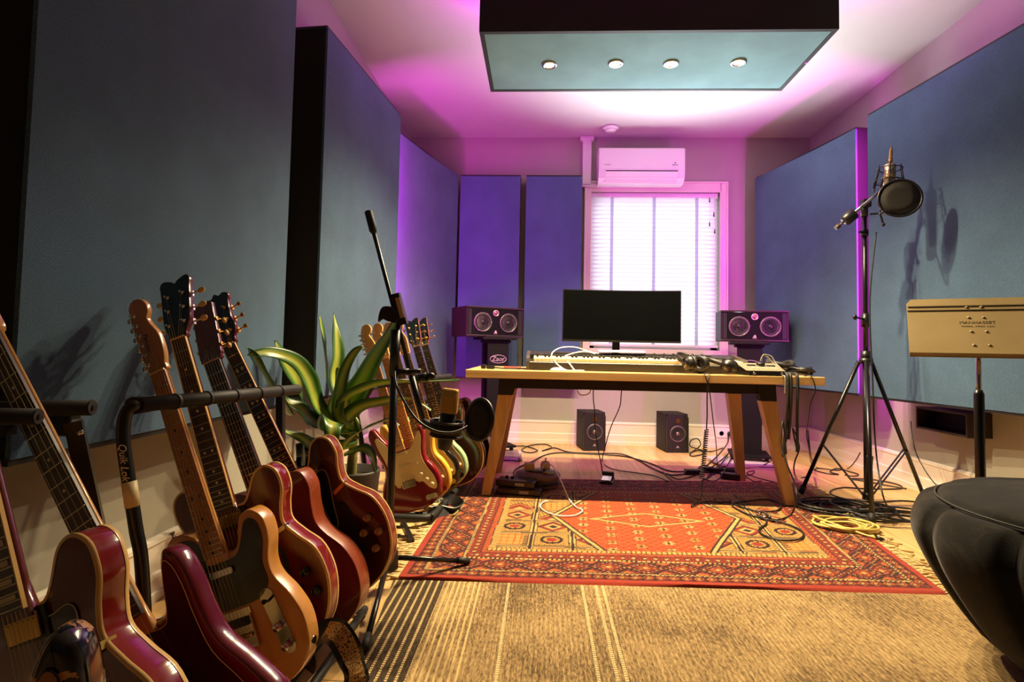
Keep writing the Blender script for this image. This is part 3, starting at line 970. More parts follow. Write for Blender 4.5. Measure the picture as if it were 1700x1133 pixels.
def big_speaker(label, fl, fr, z0, dp=.34):
    fl, fr = V((fl[0], fl[1], z0)), V((fr[0], fr[1], z0))
    x = (fr - fl).normalized(); w = (fr - fl).length
    n = V((x.y, -x.x, 0))
    z = V((0, 0, 1)); h = .25
    M = frame_m((fl + fr) / 2, x, z, n)
    o = thing('studio_speaker', label, 'speaker', M=M, group='two-woofer speakers on stands')
    b = lambda nm, mb, m, p=o: mb.build(nm, m, p, True)
    # local: x across, y up, z out of the front
    for sx in (-1, 1):
        b('side_panel', MB().box((sx * (w / 2 - .009), h / 2, -dp / 2), (.018, h, dp), bev=.004), M_cabs)
    b('body', MB().box((0, h / 2, -dp / 2 - .004), (w - .036, h - .03, dp - .008)), M_cab)
    for y, nm in ((.0075, 'bottom_board'), (h - .0075, 'top_board')):
        b(nm, MB().box((0, y, -dp / 2 + .004), (w - .002, .015, dp + .012), bev=.003), mat('speaker_board', (40, 27, 25), .4))
    b('front_baffle', MB().box((0, h / 2, .001), (w - .1, h - .03, .01), bev=.003), M_cab)
    L = lambda x_, y_, z_: Matrix.Translation((x_, y_, z_))
    r = .082
    for sx in (-1, 1):
        A = L(sx * .118, h / 2 - .006, .006)
        d = MB().lathe([(r, 0), (r, .006), (r * .88, .008), (r * .84, .004)], 36, A)
        wf_ = b('woofer', d, mat('driver_ring', (104, 96, 92), .35, .5))
        b('surround', MB().lathe([(r * .84, .004), (r * .80, .008), (r * .73, .009), (r * .68, .004)], 36, A), M_rubber, wf_)
        b('cone', MB().lathe([(r * .68, .004), (r * .25, -.002), (r * .2, -.0025)], 36, A), M_cone, wf_)
        b('dust_cap', MB().lathe([(r * .25, -.002), (r * .22, .006), (r * .12, .010), (0, .011)], 24, A), mat('dust_cap', (24, 22, 22), .35), wf_)
        for k in range(6):
            a = k * pi / 3
            b('screw', MB().lathe([(.0042, 0), (.0042, .009), (0, .010)], 8, A @ L(r * .95 * cos(a), r * .95 * sin(a), 0)), M_chrome, wf_)
        b('bass_port', MB().box((sx * (w / 2 - .034), h / 2, -.002), (.03, h - .04, .006)), M_blackmatt)
    A = L(0, h - .052, .006)
    tw = b('tweeter', MB().lathe([(.027, 0), (.027, .005), (.022, .006), (.019, .003)], 28, A), mat('tweeter_ring', (214, 180, 180), .3, .7))
    b('dome', MB().lathe([(.019, .003), (.012, .006), (0, .008)], 20, A), mat('tweeter_dome', (150, 112, 108), .3, .6), tw)
    b('dome_guard', MB().box((0, h - .052, .0135), (.003, .032, .003)), M_chrome, tw)
    b('logo', MB().prism([(-.012, -.008), (.012, -.008), (.012, -.003), (.002, .002), (.010, .009), (-.006, .009), (-.004, .004), (.002, .0), (-.012, -.003)], .0062, .0075, L(0, .042, 0)), mat('logo_pink', (232, 190, 190), .4))
    wtxt('logo_lettering', 'FOCAL', .010, L(0, .027, .0066), mat('logo_pink', (232, 190, 190), .4), o, True)
    return o


big_speaker('two-woofer speaker on the left-hand stand, turned towards the room, with purple lit side', (-.607, 4.60), (-.150, 4.862), .975)
big_speaker('two-woofer speaker on a stand to the right of the window', (1.462, 4.675), (1.972, 4.60), .975, .27)


def stand(label, c, rz, zb, fronts):
    M = Matrix.Translation(c) @ Matrix.Rotation(rz, 4, 'Z')
    o = thing('speaker_stand', label, 'speaker stand', M=M, group='black column speaker stands')
    b = lambda nm, mb, m, p=o: mb.build(nm, m, p, True)
    zt = .972 - c[2]
    M_st = mat('stand_black', (13, 11, 11), .6, spec=.2)
    b('top_plate', MB().box((0, 0, zt - .012), (.30, .25, .02), bev=.003), M_st)
    b('isolation_pad', MB().box((0, 0, zt - .0005), (.24, .22, .003)), M_rubber)
    b('plate_bracket', MB().box((0, -.02, zt - .033), (.22, .14, .024), bev=.003), M_st)
    b('base_plate', MB().box((0, 0, .035), (.30, .30, .02), bev=.003), M_st)
    for sx in (-1, 1):
        for sy in (-1, 1):
            b('rubber_foot', MB().lathe([(.014, 0), (.018, .012), (.012, .0255)], 12, Matrix.Translation((sx * .12, sy * .12, 0))), M_rubber)
    # rear column and front fascia, a gap between them at each side
    b('rear_column', MB().box((0, .07, (.045 + zt - .044) / 2), (.15, .07, zt - .044 - .045)), M_st)
    b('front_column', MB().hexa([(-.088, -.085, .045), (.088, -.085, .045), (.088, -.058, .045), (-.088, -.058, .045)], [(-.094, -.085, zt - .046), (.094, -.085, zt - .046), (.094, -.058, zt - .046), (-.094, -.058, zt - .046)]), M_st)
    b('spine', MB().box((0, 0, (.045 + zt - .044) / 2), (.03, .10, zt - .046 - .045)), M_blackmatt)
    F = frame_m((0, -.0855, .79 - c[2]), (1, 0, 0), (0, 0, 1), (0, -1, 0))
    M_zl = mat('silver_print', (196, 170, 184), .4, .3)
    ov = [V((.072 * cos(2 * pi * k / 40), .033 * sin(2 * pi * k / 40), .0008)) for k in range(40)]
    mb = MB().tube([F @ p for p in ov], .0022, 6, closed=True)
    lg = b('logo_ring', mb, M_zl)
    wtxt('logo_lettering', 'Zaor', .056, F, M_zl, o, True, shear=.15)
    return o


# ------------------------------------------------------------------ magazines under the stands
def magazine(x, y, z, rz, w, d, t, m, label, grp):
    o = MB().box((0, 0, t / 2), (w, d, t)).build('magazine', m)
    o.matrix_world = Matrix.Translation((x, y, z)) @ Matrix.Rotation(rz, 4, 'Z')
    ROOTM[o.name] = o.matrix_world.copy()
    tag(o, label, 'magazine', grp)
    MB().box((0, -.0002, t / 2), (w - .004, d, t * .7)).build('pages', mat('paper_edge', (214, 204, 196), .8), o, True)
    return o


rm = random.Random(4)
covers = [mat('cover_a', (150, 140, 150), .35), mat('cover_b', (96, 84, 100), .35), mat('cover_c', (190, 178, 176), .35), mat('cover_d', (120, 96, 92), .35)]
ordn = ['bottom', 'second', 'third', 'fourth', 'top']
def stack(cx, cy, n, where, grp, w=.42, d=.34):
    z = .001
    for i in range(n):
        t = .007 + .004 * rm.random()
        magazine(cx + rm.uniform(-.03, .03), cy + rm.uniform(-.02, .02), z, rm.uniform(-.14, .14), w, d, t, covers[i % 4], '%s magazine of the flat pile under the %s' % (ordn[i] if i < n - 1 else 'top', where), grp)
        z += t + .0008
    return z
zL = stack(-.34, 4.60, 4, 'speaker stand behind the desk\'s left end', 'magazines under the first stand')
zR = stack(1.61, 4.60, 3, 'speaker stand near the wall sockets', 'magazines under the second stand')
stand('black column stand with oval Zaor badge and purple lit gap, left of the desk screen', (-.385, 4.79, zL), radians(26), 0, 0)
stand('black column stand whose badge is hidden by the audio interface', (1.70, 4.72, zR), radians(-14), 0, 0)

# ------------------------------------------------------------------ small monitors on the floor
def small_speaker(label, x, y, rz):
    M = Matrix.Translation((x, y, 0)) @ Matrix.Rotation(rz, 4, 'Z')
    o = thing('monitor_speaker', label, 'speaker', M=M, group='small speakers on the floor')
    b = lambda nm, mb, m, p=o: mb.build(nm, m, p, True)
    w, h, d = .20, .335, .27
    M_sc = mat('vinyl_black', (24, 20, 18), .6, spec=.25)
    # chamfered baffle: outline in plan of the front
    out = [(-w / 2, 0), (w / 2, 0), (w / 2, h - .03), (w / 2 - .02, h), (-w / 2 + .02, h), (-w / 2, h - .03)]
    F = frame_m((0, 0, 0), (1, 0, 0), (0, 0, 1), (0, -1, 0))
    b('cabinet', MB().box((0, .01, h / 2), (w, d - .02, h), bev=.003), M_sc)
    b('baffle', MB().prism([(-w / 2 + .002, .002), (w / 2 - .002, .002), (w / 2 - .002, h - .035), (w / 2 - .02, h - .002), (-w / 2 + .02, h - .002), (-w / 2 + .002, h - .035)], d / 2 - .012, d / 2 + .006, F, smooth=False), mat('baffle_black', (24, 21, 19), .5))
    A = F @ Matrix.Translation((0, .165, d / 2 + .006))
    r = .072
    wf_ = b('woofer', MB().lathe([(r, 0), (r, .004), (r * .88, .006), (r * .85, .003)], 32, A), mat('driver_ring', (104, 96, 92), .35, .5))
    b('surround', MB().lathe([(r * .85, .003), (r * .78, .007), (r * .68, .003)], 32, A), M_rubber, wf_)
    b('cone', MB().lathe([(r * .68, .003), (r * .28, -.003), (r * .2, -.003)], 32, A), mat('carbon_cone', (92, 84, 74), .3, .4), wf_)
    b('dust_cap', MB().lathe([(r * .3, -.003), (r * .2, .006), (0, .010)], 20, A), mat('cap_grey', (120, 108, 92), .3, .5), wf_)
    A2 = F @ Matrix.Translation((0, .277, d / 2 + .006))
    tw = b('tweeter', MB().prism(rrect(.052, .046, .01), 0, .004, A2), mat('tweeter_plate', (56, 40, 22), .4, .3))
    b('ribbon', MB().box((0, 0, .005), (.024, .034, .002), A2), mat('ribbon_gold', (120, 84, 36), .3, .8), tw)
    for sx in (-1, 1):
        b('bass_port', MB().lathe([(.0245, .001), (.022, .003), (.018, .0005), (.0175, -.004), (0, -.004)], 20, F @ Matrix.Translation((sx * .06, .05, d / 2 + .0065))), M_blackmatt)
    b('emblem', MB().prism([(-.014, -.008), (0, .012), (.014, -.008), (.008, -.008), (0, .003), (-.008, -.008)], 0, .001, F @ Matrix.Translation((0, .05, d / 2 + .006))), mat('emblem_pale', (190, 176, 160), .4))
    return o


small_speaker('small black speaker standing on floor, left of the pair under the desk', .467, 5.165, radians(9))
small_speaker('small black speaker standing on floor, right of the pair under the desk', 1.195, 5.19, radians(7))
# ================================================================== RUGS
RC = (V((-.52, 2.135)), V((1.505, 2.20)), V((1.765, 3.97)), V((-.49, 3.80)))   # front-left, front-right, back-right, back-left
RL, RW = 2.13, 1.72


def rug_colour(x, y):
    red = (150, 50, 30); dk = (46, 26, 24); cream = (212, 172, 104); org = (188, 98, 44); dred = (112, 34, 26); gold = (204, 150, 74); teal = (58, 52, 50)
    dxe = min(x, RL - x); dye = min(y, RW - y)
    if dxe < dye: d, t = dxe, y - RW / 2
    else: d, t = dye, x - RL / 2
    fr = lambda a, p: (a / p) % 1.0
    if d < .032: return (172, 58, 36)
    if d < .037: return dk
    if d < .08:
        a, b = abs(fr(t, .05) - .5) * 2, abs((d - .0585) / .021)
        if a + b < .35: return cream
        if a + b < .62: return dk
        if a + b < .95: return org
        return dk if (fr(t, .025) < .35) else dred
    if d < .083: return dk
    if d < .097: return cream if fr(t + (.01 if fr(d, .007) < .5 else 0), .02) < .55 else dk
    if d < .10: return dk
    if d < .215:
        a, b = abs(fr(t, .15) - .5) * 2, abs((d - .1575) / .0575)
        s = a + b
        if s < .16: return cream
        if s < .30: return org
        if s < .38: return dk
        if s < .62: return red if fr(t, .03) < .6 else org
        if s < .70: return dk
        if s < .86: return dred
        if s < .95: return cream if fr(t, .018) < .5 else dk
        if s > 1.55: return org
        return dk if (fr(t + d, .03) < .45 or fr(t - d, .03) < .4) else red
    if d < .218: return dk
    if d < .232: return cream if fr(t, .02) < .6 else dk
    if d < .235: return dk
    if d < .285:
        a, b = abs(fr(t, .045) - .5) * 2, abs((d - .26) / .025)
        if a + b < .45: return cream
        if a + b < .7: return dk
        return red if fr(t, .015) < .7 else dred
    if d < .29: return dk
    if d < .312: return org if fr(t + d * 2, .03) < .5 else red
    if d < .316: return dk
    if d < .345:
        return cream if fr(t, .022) < .4 else (dk if fr(t, .011) < .45 else gold)
    # field
    X, Y = x - RL / 2, y - RW / 2
    hx = abs(X) + .45 * abs(Y)
    if hx < .50:
        # red lozenge with rows of small gold flowers
        if hx > .488: return dk
        if hx > .47: return cream
        if hx > .458: return dk
        u, w_ = fr(X, .13) - .5, fr(Y + (.0 if int(math.floor(X / .13)) % 2 else .05), .10) - .5
        r = sqrt((u * 1.3) ** 2 + w_ ** 2); an = atan2(w_, u)
        big = abs(X) / .30 + abs(Y + .05) / .12
        if .86 < big < 1.: return cream
        if .80 < big < .86: return dk
        pet = .20 + .12 * cos(6 * an)
        if r < .09: return dk
        if r < pet: return cream if (int(math.floor(X / .13)) + int(math.floor(Y / .1))) % 3 else gold
        if r < pet + .06: return dred
        if fr(X + Y, .05) < .2 or fr(X - Y, .05) < .2: return org
        return (176, 66, 32)
    # gold end panels in a grid of squares, triangles and bars
    Xa = abs(X)
    cell = .19
    cx_, cy_ = Xa / cell, (Y + 2.) / cell
    i, j = int(math.floor(cx_)), int(math.floor(cy_))
    u, w_ = cx_ - i - .5, cy_ - j - .5
    e = .5 - max(abs(u), abs(w_))
    if e < .03: return dk
    if e < .07: return cream
    if e < .10: return dk
    k = (i * 3 + j) % 4
    if k == 0:      # triangle steps
        s = abs(u) * 1.2 + (w_ + .4)
        if s < .22: return cream
        if s < .40: return red
        if s < .47: return dk
        if s < .62: return org
        if s < .68: return dk
        return gold if fr(x + y * .3, .02) < .75 else dk
    if k == 1:      # gold square with comb
        if abs(u) > .30: return dk if fr(y, .024) < .5 else gold
        return gold if (fr(x, .03) < .8 and fr(y, .045) < .86) else org
    if k == 2:      # scrolls
        r = sqrt(u * u + w_ * w_)
        if abs(r - .24) < .045: return dk
        if r < .13: return red
        return gold if sin(50 * u) * sin(50 * w_) < .45 else dk
    s = abs(u) + abs(w_)
    if s < .14: return dk
    if s < .24: return cream
    if s < .36: return red
    if s < .42: return dk
    return gold if fr(x - y, .03) < .72 else org


def rmap(x, y):
    u, v = x / RL, y / RW
    return RC[0] * (1 - u) * (1 - v) + RC[1] * u * (1 - v) + RC[2] * u * v + RC[3] * (1 - u) * v


NX, NY = 430, 350
vs = []; cols = []
rr = random.Random(11)
for j in range(NY + 1):
    for i in range(NX + 1):
        x, y = RL * i / NX, RW * j / NY
        wob = .006 * sin(x * 5.3 + 1) if j == 0 else 0
        p = rmap(x, y)
        edge = min(i, NX - i, j, NY - j)
        z = .013 + .0022 * noise.noise((x * 3, y * 3, 0)) + .0012 * noise.noise((x * 19, y * 19, 4))
        if edge == 0: z = .0045
        vs.append((p.x, p.y + wob, z))
        wx = x + .006 * noise.noise((x * 4, y * 4, 9)); wy = y + .006 * noise.noise((x * 4, y * 4, 17))
        c = rug_colour(min(max(wx, 0), RL), min(max(wy, 0), RW))
        k = .76 + .2 * rr.random() + .1 * noise.noise((x * 1.7, y * 30, 3))
        c = srgb(*c)
        cols.extend((c[0] * k, c[1] * k, c[2] * k, 1.))
me = bpy.data.meshes.new('oriental_rug')
w1 = NX + 1
me.from_pydata(vs, [], [(j * w1 + i, j * w1 + i + 1, (j + 1) * w1 + i + 1, (j + 1) * w1 + i) for j in range(NY) for i in range(NX)])
at_ = me.color_attributes.new('pile', 'FLOAT_COLOR', 'POINT')
at_.data.foreach_set('color', cols)
me.polygons.foreach_set('use_smooth', [True] * len(me.polygons))
m = mat('wool_rug', (150, 60, 40), .95, spec=.1, sheen=.2)
t = NT(m)
an_ = t.new('ShaderNodeAttribute', attribute_name='pile')
v = t.coords()
n1 = t.noise(v, 420, 2, .7)
sh = t.ramp(n1.outputs['Fac'], [(.3, (205, 200, 195)), (.7, (255, 255, 255))])
t.base(t.mix(1., an_.outputs['Color'], sh, 'MULTIPLY'))
t.bump(n1.outputs['Fac'], .5, .003)
me.materials.append(m)
rug = thing('oriental_rug', 'red and gold patterned oriental rug with cream fringed ends, under the desk', 'rug', (.6, 3., 0))
o = bpy.data.objects.new('pile', me); COL.objects.link(o); o.parent = rug
o.location = -V((.6, 3., 0))
M_fringe = noisy('cream_wool_fringe', (214, 190, 138), (190, 160, 104), 60, .9)
for sgn in (-1, 1):
    fb = MB()
    a, b = (RC[0], RC[3]) if sgn < 0 else (RC[1], RC[2])
    for k in range(150):
        p = a + (b - a) * ((k + .5) / 150)
        L = rr.uniform(.05, .11); an = rr.uniform(-.6, .6)
        q = V((sgn * cos(an), sin(an)))
        s_ = V((-q.y, q.x)) * rr.uniform(-.02, .02)
        pts = [V((p.x - sgn * .006, p.y, .008)), V((p.x, p.y, .006)) + V((q.x * L * .4, q.y * L * .4, rr.uniform(.0, .006))), V((p.x + q.x * L * .75 + s_.x, p.y + q.y * L * .75 + s_.y, .006)), V((p.x + q.x * L + s_.x * 1.6, p.y + q.y * L + s_.y * 1.6, .004))]
        fb.tube(catmull(pts, 2, False), [.0042] * 6 + [.0028], 5)
    fb.build('fringe', M_fringe, rug)['kind'] = 'stuff'

# flat woven rug in the foreground
m = mat('flatweave_rug', (170, 135, 85), .9, spec=.15)
t = NT(m)
v = t.coords()
sx = t.new('ShaderNodeSeparateXYZ'); t.link(v, sx.inputs[0])
X, Y = sx.outputs['X'], sx.outputs['Y']
vs1 = t.coords((30, 3.5, 1))
n1 = t.noise(vs1, 3.2, 5, .6, .35)
vs2 = t.coords((110, 26, 1))
n2 = t.noise(vs2, 1.9, 3, .55, .2)
n3 = t.noise(v, 2.6, 3, .5, .4)
mixf = t.math('ADD', t.math('MULTIPLY', n1.outputs['Fac'], .34), t.math('ADD', t.math('MULTIPLY', n2.outputs['Fac'], .5), t.math('MULTIPLY', n3.outputs['Fac'], .36)))
body = t.ramp(mixf, [(.44, (74, 58, 42)), (.54, (120, 97, 66)), (.64, (164, 136, 92)), (.76, (190, 162, 114))])
rib = t.math('MULTIPLY_ADD', t.math('SINE', t.math('MULTIPLY', X, 420.)), .14, .9)
rc_ = t.new('ShaderNodeCombineColor')
for _k in range(3): t.link(rib, rc_.inputs[_k])
body = t.mix(1., body, rc_.outputs[0], 'MULTIPLY')
# dark stripes with cream stitching down the left side
st = t.math('FRACT', t.math('DIVIDE', X, .026))
stitch = t.math('FRACT', t.math('ADD', t.math('DIVIDE', Y, .011), t.math('MULTIPLY', n2.outputs['Fac'], .8)))
line = t.math('MULTIPLY', t.math('LESS_THAN', st, .3), t.math('LESS_THAN', stitch, .68))
dark = t.ramp(n2.outputs['Fac'], [(.3, (44, 34, 26)), (.7, (84, 68, 50))])
stripes = t.mix(line, dark, srgb(206, 178, 124))
edge1 = t.math('LESS_THAN', X, -.335)
tan_ = t.math('FRACT', t.math('DIVIDE', X, .019))
soft = t.mix(t.math('MULTIPLY', t.math('LESS_THAN', tan_, .35), .5), body, srgb(226, 194, 132))
edge2 = t.math('LESS_THAN', X, -.20)
c = t.mix(edge2, body, soft)
c = t.mix(edge1, c, stripes)
for x0 in (-.10, .17, .22, .245):
    ln = t.math('LESS_THAN', t.math('ABSOLUTE', t.math('SUBTRACT', X, x0)), .005)
    c = t.mix(t.math('MULTIPLY', t.math('MULTIPLY', ln, t.math('LESS_THAN', stitch, .6)), .75), c, srgb(228, 200, 146))
t.base(c)
wv = t.math('SINE', t.math('MULTIPLY', X, 900.))
t.bump(t.math('ADD', mixf, t.math('MULTIPLY', wv, .04)), .8, .006)
mb = MB()
fx = lambda y: -.53 + (2.13 - y) * .1
mb.grid(lambda u, v_: V((fx(.35 + 1.78 * v_) + (2.38 - fx(.35 + 1.78 * v_)) * u, .35 + (1.78 + .0935 * u) * v_, .0055 + .001 * noise.noise((u * 30, v_ * 20, 0)))), 60, 40)
fw_ = mb.build('woven_rug', m)
tag(fw_, 'large beige flat-woven rug with dark striped edge, in front of the red rug', 'rug')

# ================================================================== CABLES AND BITS ON THE FLOOR
def fl(px, py, z=.006): return PZ_(px, py, z)


def cable(label, pts, r=.0042, m=None, name='cable', n=8):
    return tag(MB().tube(catmull(pts, n, False), r, 8).build(name, m or M_cable), label, 'cable')


cable('black cable snaking along bare boards behind the rug, past the floor speakers', [fl(846, 742), fl(870, 741), fl(892, 748), fl(880, 752), fl(866, 748), fl(880, 740), fl(905, 738), fl(916, 744), fl(900, 749), fl(920, 744), fl(945, 751), fl(990, 753), fl(1030, 754), fl(1060, 765), fl(1085, 779), fl(1115, 789), fl(1150, 785)], .005)
cable('black flex from the cable reel across floor to the sockets', [fl(866, 801, .02), fl(856, 792), fl(853, 784), fl(862, 776), fl(885, 766), fl(905, 756), fl(930, 752), fl(975, 754), fl(1035, 758), fl(1080, 770), fl(1110, 782), fl(1140, 783), fl(1165, 778, .03), fl(1180, 768, .05), fl(1196, 752, .055), V((1.72, 5.30, .06)), V((1.745, 5.36, .125))], .0055)
cable('black lead hanging from the piano down to the foot pedal', [V((.36, 3.74, DZ1 + .006)), V((.38, 4.06, DZ1 + .006)), V((.385, 4.10, DZ1 - .004)), PY_(985, 660, 4.12), PY_(987, 680, 4.12), PY_(988, 710, 4.1), PY_(994, 752, 4.0), PY_(998, 770, 3.95), PY_(1000, 786, 3.90), PY_(1002, 792, 3.88)], .0038)
cable('black lead hanging slack from piano, trailing over the floor boards', [V((.57, 3.74, DZ1 + .006)), V((.59, 4.06, DZ1 + .006)), V((.595, 4.10, DZ1 - .004)), PY_(1031, 660, 4.12), PY_(1028, 678, 4.14), PY_(1014, 710, 4.2), PY_(1004, 745, 4.3), fl(1000, 765), fl(1008, 775), fl(1025, 781), fl(1060, 786), fl(1085, 790), fl(1110, 800, .02)], .0038)
cable('thin white lead looping on rug from the cable reel', [fl(898, 786, .1), PY_(905, 770, 3.6), PY_(918, 775, 3.55), PY_(932, 800, 3.4), fl(944, 828, .02), fl(956, 842, .02), fl(967, 848, .02), fl(955, 856, .02), fl(930, 857, .02), fl(908, 851, .02), fl(897, 842, .02), fl(902, 834, .02), fl(910, 832, .02)], .0036, M_white, 'white_lead')
cable('white lead drooping under the front beam of the desk', [V((.24, 3.76, .70)), PY_(958, 645, 3.75), PY_(962, 655, 3.75), PY_(972, 656, 3.75), PY_(980, 650, 3.75), V((.35, 3.76, .70))], .004, M_white, 'white_lead')

# sustain pedal
p = fl(1008, 800, .014)
sp = thing('foot_pedal', 'small black sustain pedal at the back edge of the red rug', 'pedal', (p.x, p.y, .014), radians(-14))
b = lambda nm, mb, m, o_: mb.build(nm, m, o_, True)
b('base', MB().box((0, 0, .006), (.085, .15, .012), bev=.003), M_black, sp)
b('housing', MB().box((0, .055, .03), (.075, .04, .05), bev=.005), M_black, sp)
b('treadle', MB().hexa([(-.03, -.072, .016), (.03, -.072, .016), (.03, .05, .03), (-.03, .05, .03)], [(-.03, -.072, .024), (.03, -.072, .024), (.03, .05, .042), (-.03, .05, .042)]), M_chrome, sp)

# cable reel and pedals
p = fl(890, 800, .02)
RX, RY = .0, 3.62
reel = thing('cable_reel', 'round brown extension reel with plugs in it on the rug', 'cable reel', (RX, RY, .016))
M_reel = noisy('brown_reel_plastic', (112, 88, 74), (124, 98, 82), 8, .5)
MB().lathe([(.12, .016), (.13, .024), (.13, .07), (.142, .08), (.142, .094), (.125, .104), (0, .106)], 36, Matrix.Translation((RX, RY, 0))).build('drum', M_reel, reel)
MB().lathe([(.05, .106), (.048, .112), (0, .113)], 20, Matrix.Translation((RX, RY, 0))).build('socket_plate', mat('socket_dark', (70, 58, 50), .5), reel)
mb = MB().tube([V((RX + .12 * cos(a), RY + .12 * sin(a), .05)) for a in [2 * pi * k / 30 for k in range(30)]], .014, 8, closed=True)
mb.build('wound_cable', M_cable, reel)
for nm, lab, x, y, m_, d in (('mains_plug', 'square beige plug in the cable reel, beside the rounder one', RX - .055, RY + .0, mat('beige_plug', (196, 172, 120), .5), 0), ('mains_plug', 'rounded beige plug in the cable reel with the white lead', RX + .045, RY + .01, mat('beige_plug', (196, 172, 120), .5), 1)):
    pl_ = thing(nm, lab, 'plug', (x, y, .107))
    if d == 0:
        MB().box((x, y, .107 + .028), (.066, .05, .046), bev=.006).build('body', m_, pl_)
        MB().box((x, y, .113), (.03, .03, .012)).build('face', M_rubber, pl_)
    else:
        MB().lathe([(.024, .0), (.03, .012), (.032, .035), (.024, .055), (0, .06)], 18, Matrix.Translation((x, y, .1135))).build('body', m_, pl_)
        MB().cyl((x, y, .165), (x + .004, y, .19), .006, 10).build('strain_relief', M_white, pl_)
cp = thing('charger', 'small clear and pale blue charger on top of the cable reel', 'charger', (RX + .085, RY - .06, .105))
MB().box((RX + .078, RY - .055, .115), (.06, .035, .018), bev=.004).build('body', mat('pale_blue_plastic', (150, 170, 186), .3), cp)
MB().box((RX + .04, RY - .062, .114), (.02, .024, .014), bev=.003).build('plug', mat('copper_tip', (150, 100, 60), .3, .6), cp)
for lab, x, y, z, rz, w, d, h in (('dark red effects box with pale label, upper of two by the reel', -.125, 3.465, .052, -.22, .24, .12, .036), ('dark brown effects box with pale label, lower of two by the reel', -.105, 3.43, .0155, -.1, .26, .13, .036)):
    eb = thing('effects_box', lab, 'effects box', (x, y, z), rz, 'effects boxes on the rug')
    b('case', MB().box((0, 0, h / 2), (w, d, h), bev=.005), mat('dark_red_brown_case', (46, 18, 16), .35), eb)
    b('label_plate', MB().box((.03, -d / 2 - .0006, h / 2), (.055, .0012, h * .45)), mat('label_grey', (170, 150, 146), .5), eb)
    b('top_label', MB().box((.02, -.03, h + .0003), (.085, .02, .0008)), mat('label_grey', (170, 150, 146), .5), eb)
    for q in (-.07, -.035): b('knob', MB().lathe([(.01, 0), (.009, .012), (0, .013)], 12, Matrix.Translation((q, .02, h))), M_black, eb)

# wall sockets
so = thing('wall_socket', 'pink-lit double wall socket set in the baseboard', 'socket', (1.725, YB - .02, .13))
MB().prism(rrect(.16, .082, .008), 0, .012, frame_m((1.725, YB - .0165, .135), (1, 0, 0), (0, 0, 1), (0, -1, 0)), rnd=.003).build('plate', M_white, so)
for dx in (-.036, .036):
    MB().lathe([(.024, .012), (.0235, .0135), (.02, .0135), (.0195, .006), (0, .006)], 20, frame_m((1.725 + dx, YB - .0165, .135), (1, 0, 0), (0, 0, 1), (0, -1, 0))).build('socket_well', mat('socket_inner', (196, 176, 190), .5), so)
pl_ = thing('mains_plug', 'black plug pushed into the wall socket', 'plug', (1.761, YB - .035, .135))
MB().lathe([(.019, .0125), (.019, .035), (.012, .05), (0, .052)], 16, frame_m((1.761, YB - .0165, .135), (1, 0, 0), (0, 0, 1), (0, -1, 0))).build('body', M_rubber, pl_)
MB().cyl((1.761, YB - .069, .135), (1.757, YB - .085, .125), .005, 8).build('strain_relief', M_rubber, pl_)

# power strip, transformer, adapters behind the rug
for nm, lab, px, py, rz, w, d, h in (('power_adapter', 'black power brick on the floor nearest the coiled lead', 1150, 788, .1, .11, .06, .035), ('power_adapter', 'black power brick by the rear right desk leg', 1213, 796, -.45, .13, .07, .04)):
    p = fl(px, py, 0)
    o = thing(nm, lab, 'power adapter', (p.x, p.y, .001), rz)
    b('case', MB().box((0, 0, h / 2), (w, d, h), bev=.005), M_black, o)
    b('lead', MB().tube(catmull([(w / 2 - .002, 0, h / 2), (w / 2 + .04, .01, .02), (w / 2 + .09, -.02, .006), (w / 2 + .13, .03, .005)], 5, False), .004, 8), M_cable, o)
p = fl(1197, 787, 0)
o = thing('power_strip', 'long black power strip with plugs beside the rear desk leg', 'power strip', (p.x, p.y, .001), -.25)
b('case', MB().box((0, 0, .02), (.24, .055, .04), bev=.006), M_black, o)
for k in range(3): b('socket_well', MB().lathe([(.019, 0), (.018, .003), (0, .003)], 16, Matrix.Translation((-.07 + .07 * k, 0, .04))), M_rubber, o)

rnd_ = random.Random(21)
cable('tangle of thin black lead beside the right floor speaker', [fl(1146, 752), fl(1160, 748), fl(1170, 753), fl(1150, 758), fl(1146, 753), fl(1160, 743, .03), PY_(1163, 737, 5.0), PY_(1158, 729, 5.05), PY_(1148, 731, 5.05), PY_(1145, 739, 5.0), PY_(1152, 744, 4.9), fl(1180, 750), fl(1200, 744)], .005)
cable('black lead wandering from power bricks to the pile under the stand', [fl(1165, 790, .03), fl(1158, 780), fl(1170, 772), fl(1185, 785), fl(1172, 796), fl(1190, 798), fl(1204, 780, .05), fl(1218, 752, .055), PY_(1224, 735, 4.85)], .0042)
cable('black lead looping in a long curve behind the rear desk leg', [fl(1100, 784), fl(1120, 800), fl(1150, 803), fl(1180, 790), fl(1205, 760, .05), fl(1218, 738, .06), fl(1210, 752, .055), fl(1190, 770, .03), fl(1165, 785), fl(1130, 796), fl(1112, 790)], .0042)
cable('thin black lead along boards from power strip towards the front leg', [fl(1230, 792), fl(1248, 788), fl(1252, 782), fl(1240, 786), fl(1262, 795), fl(1290, 802), fl(1300, 806, .02)], .0036)

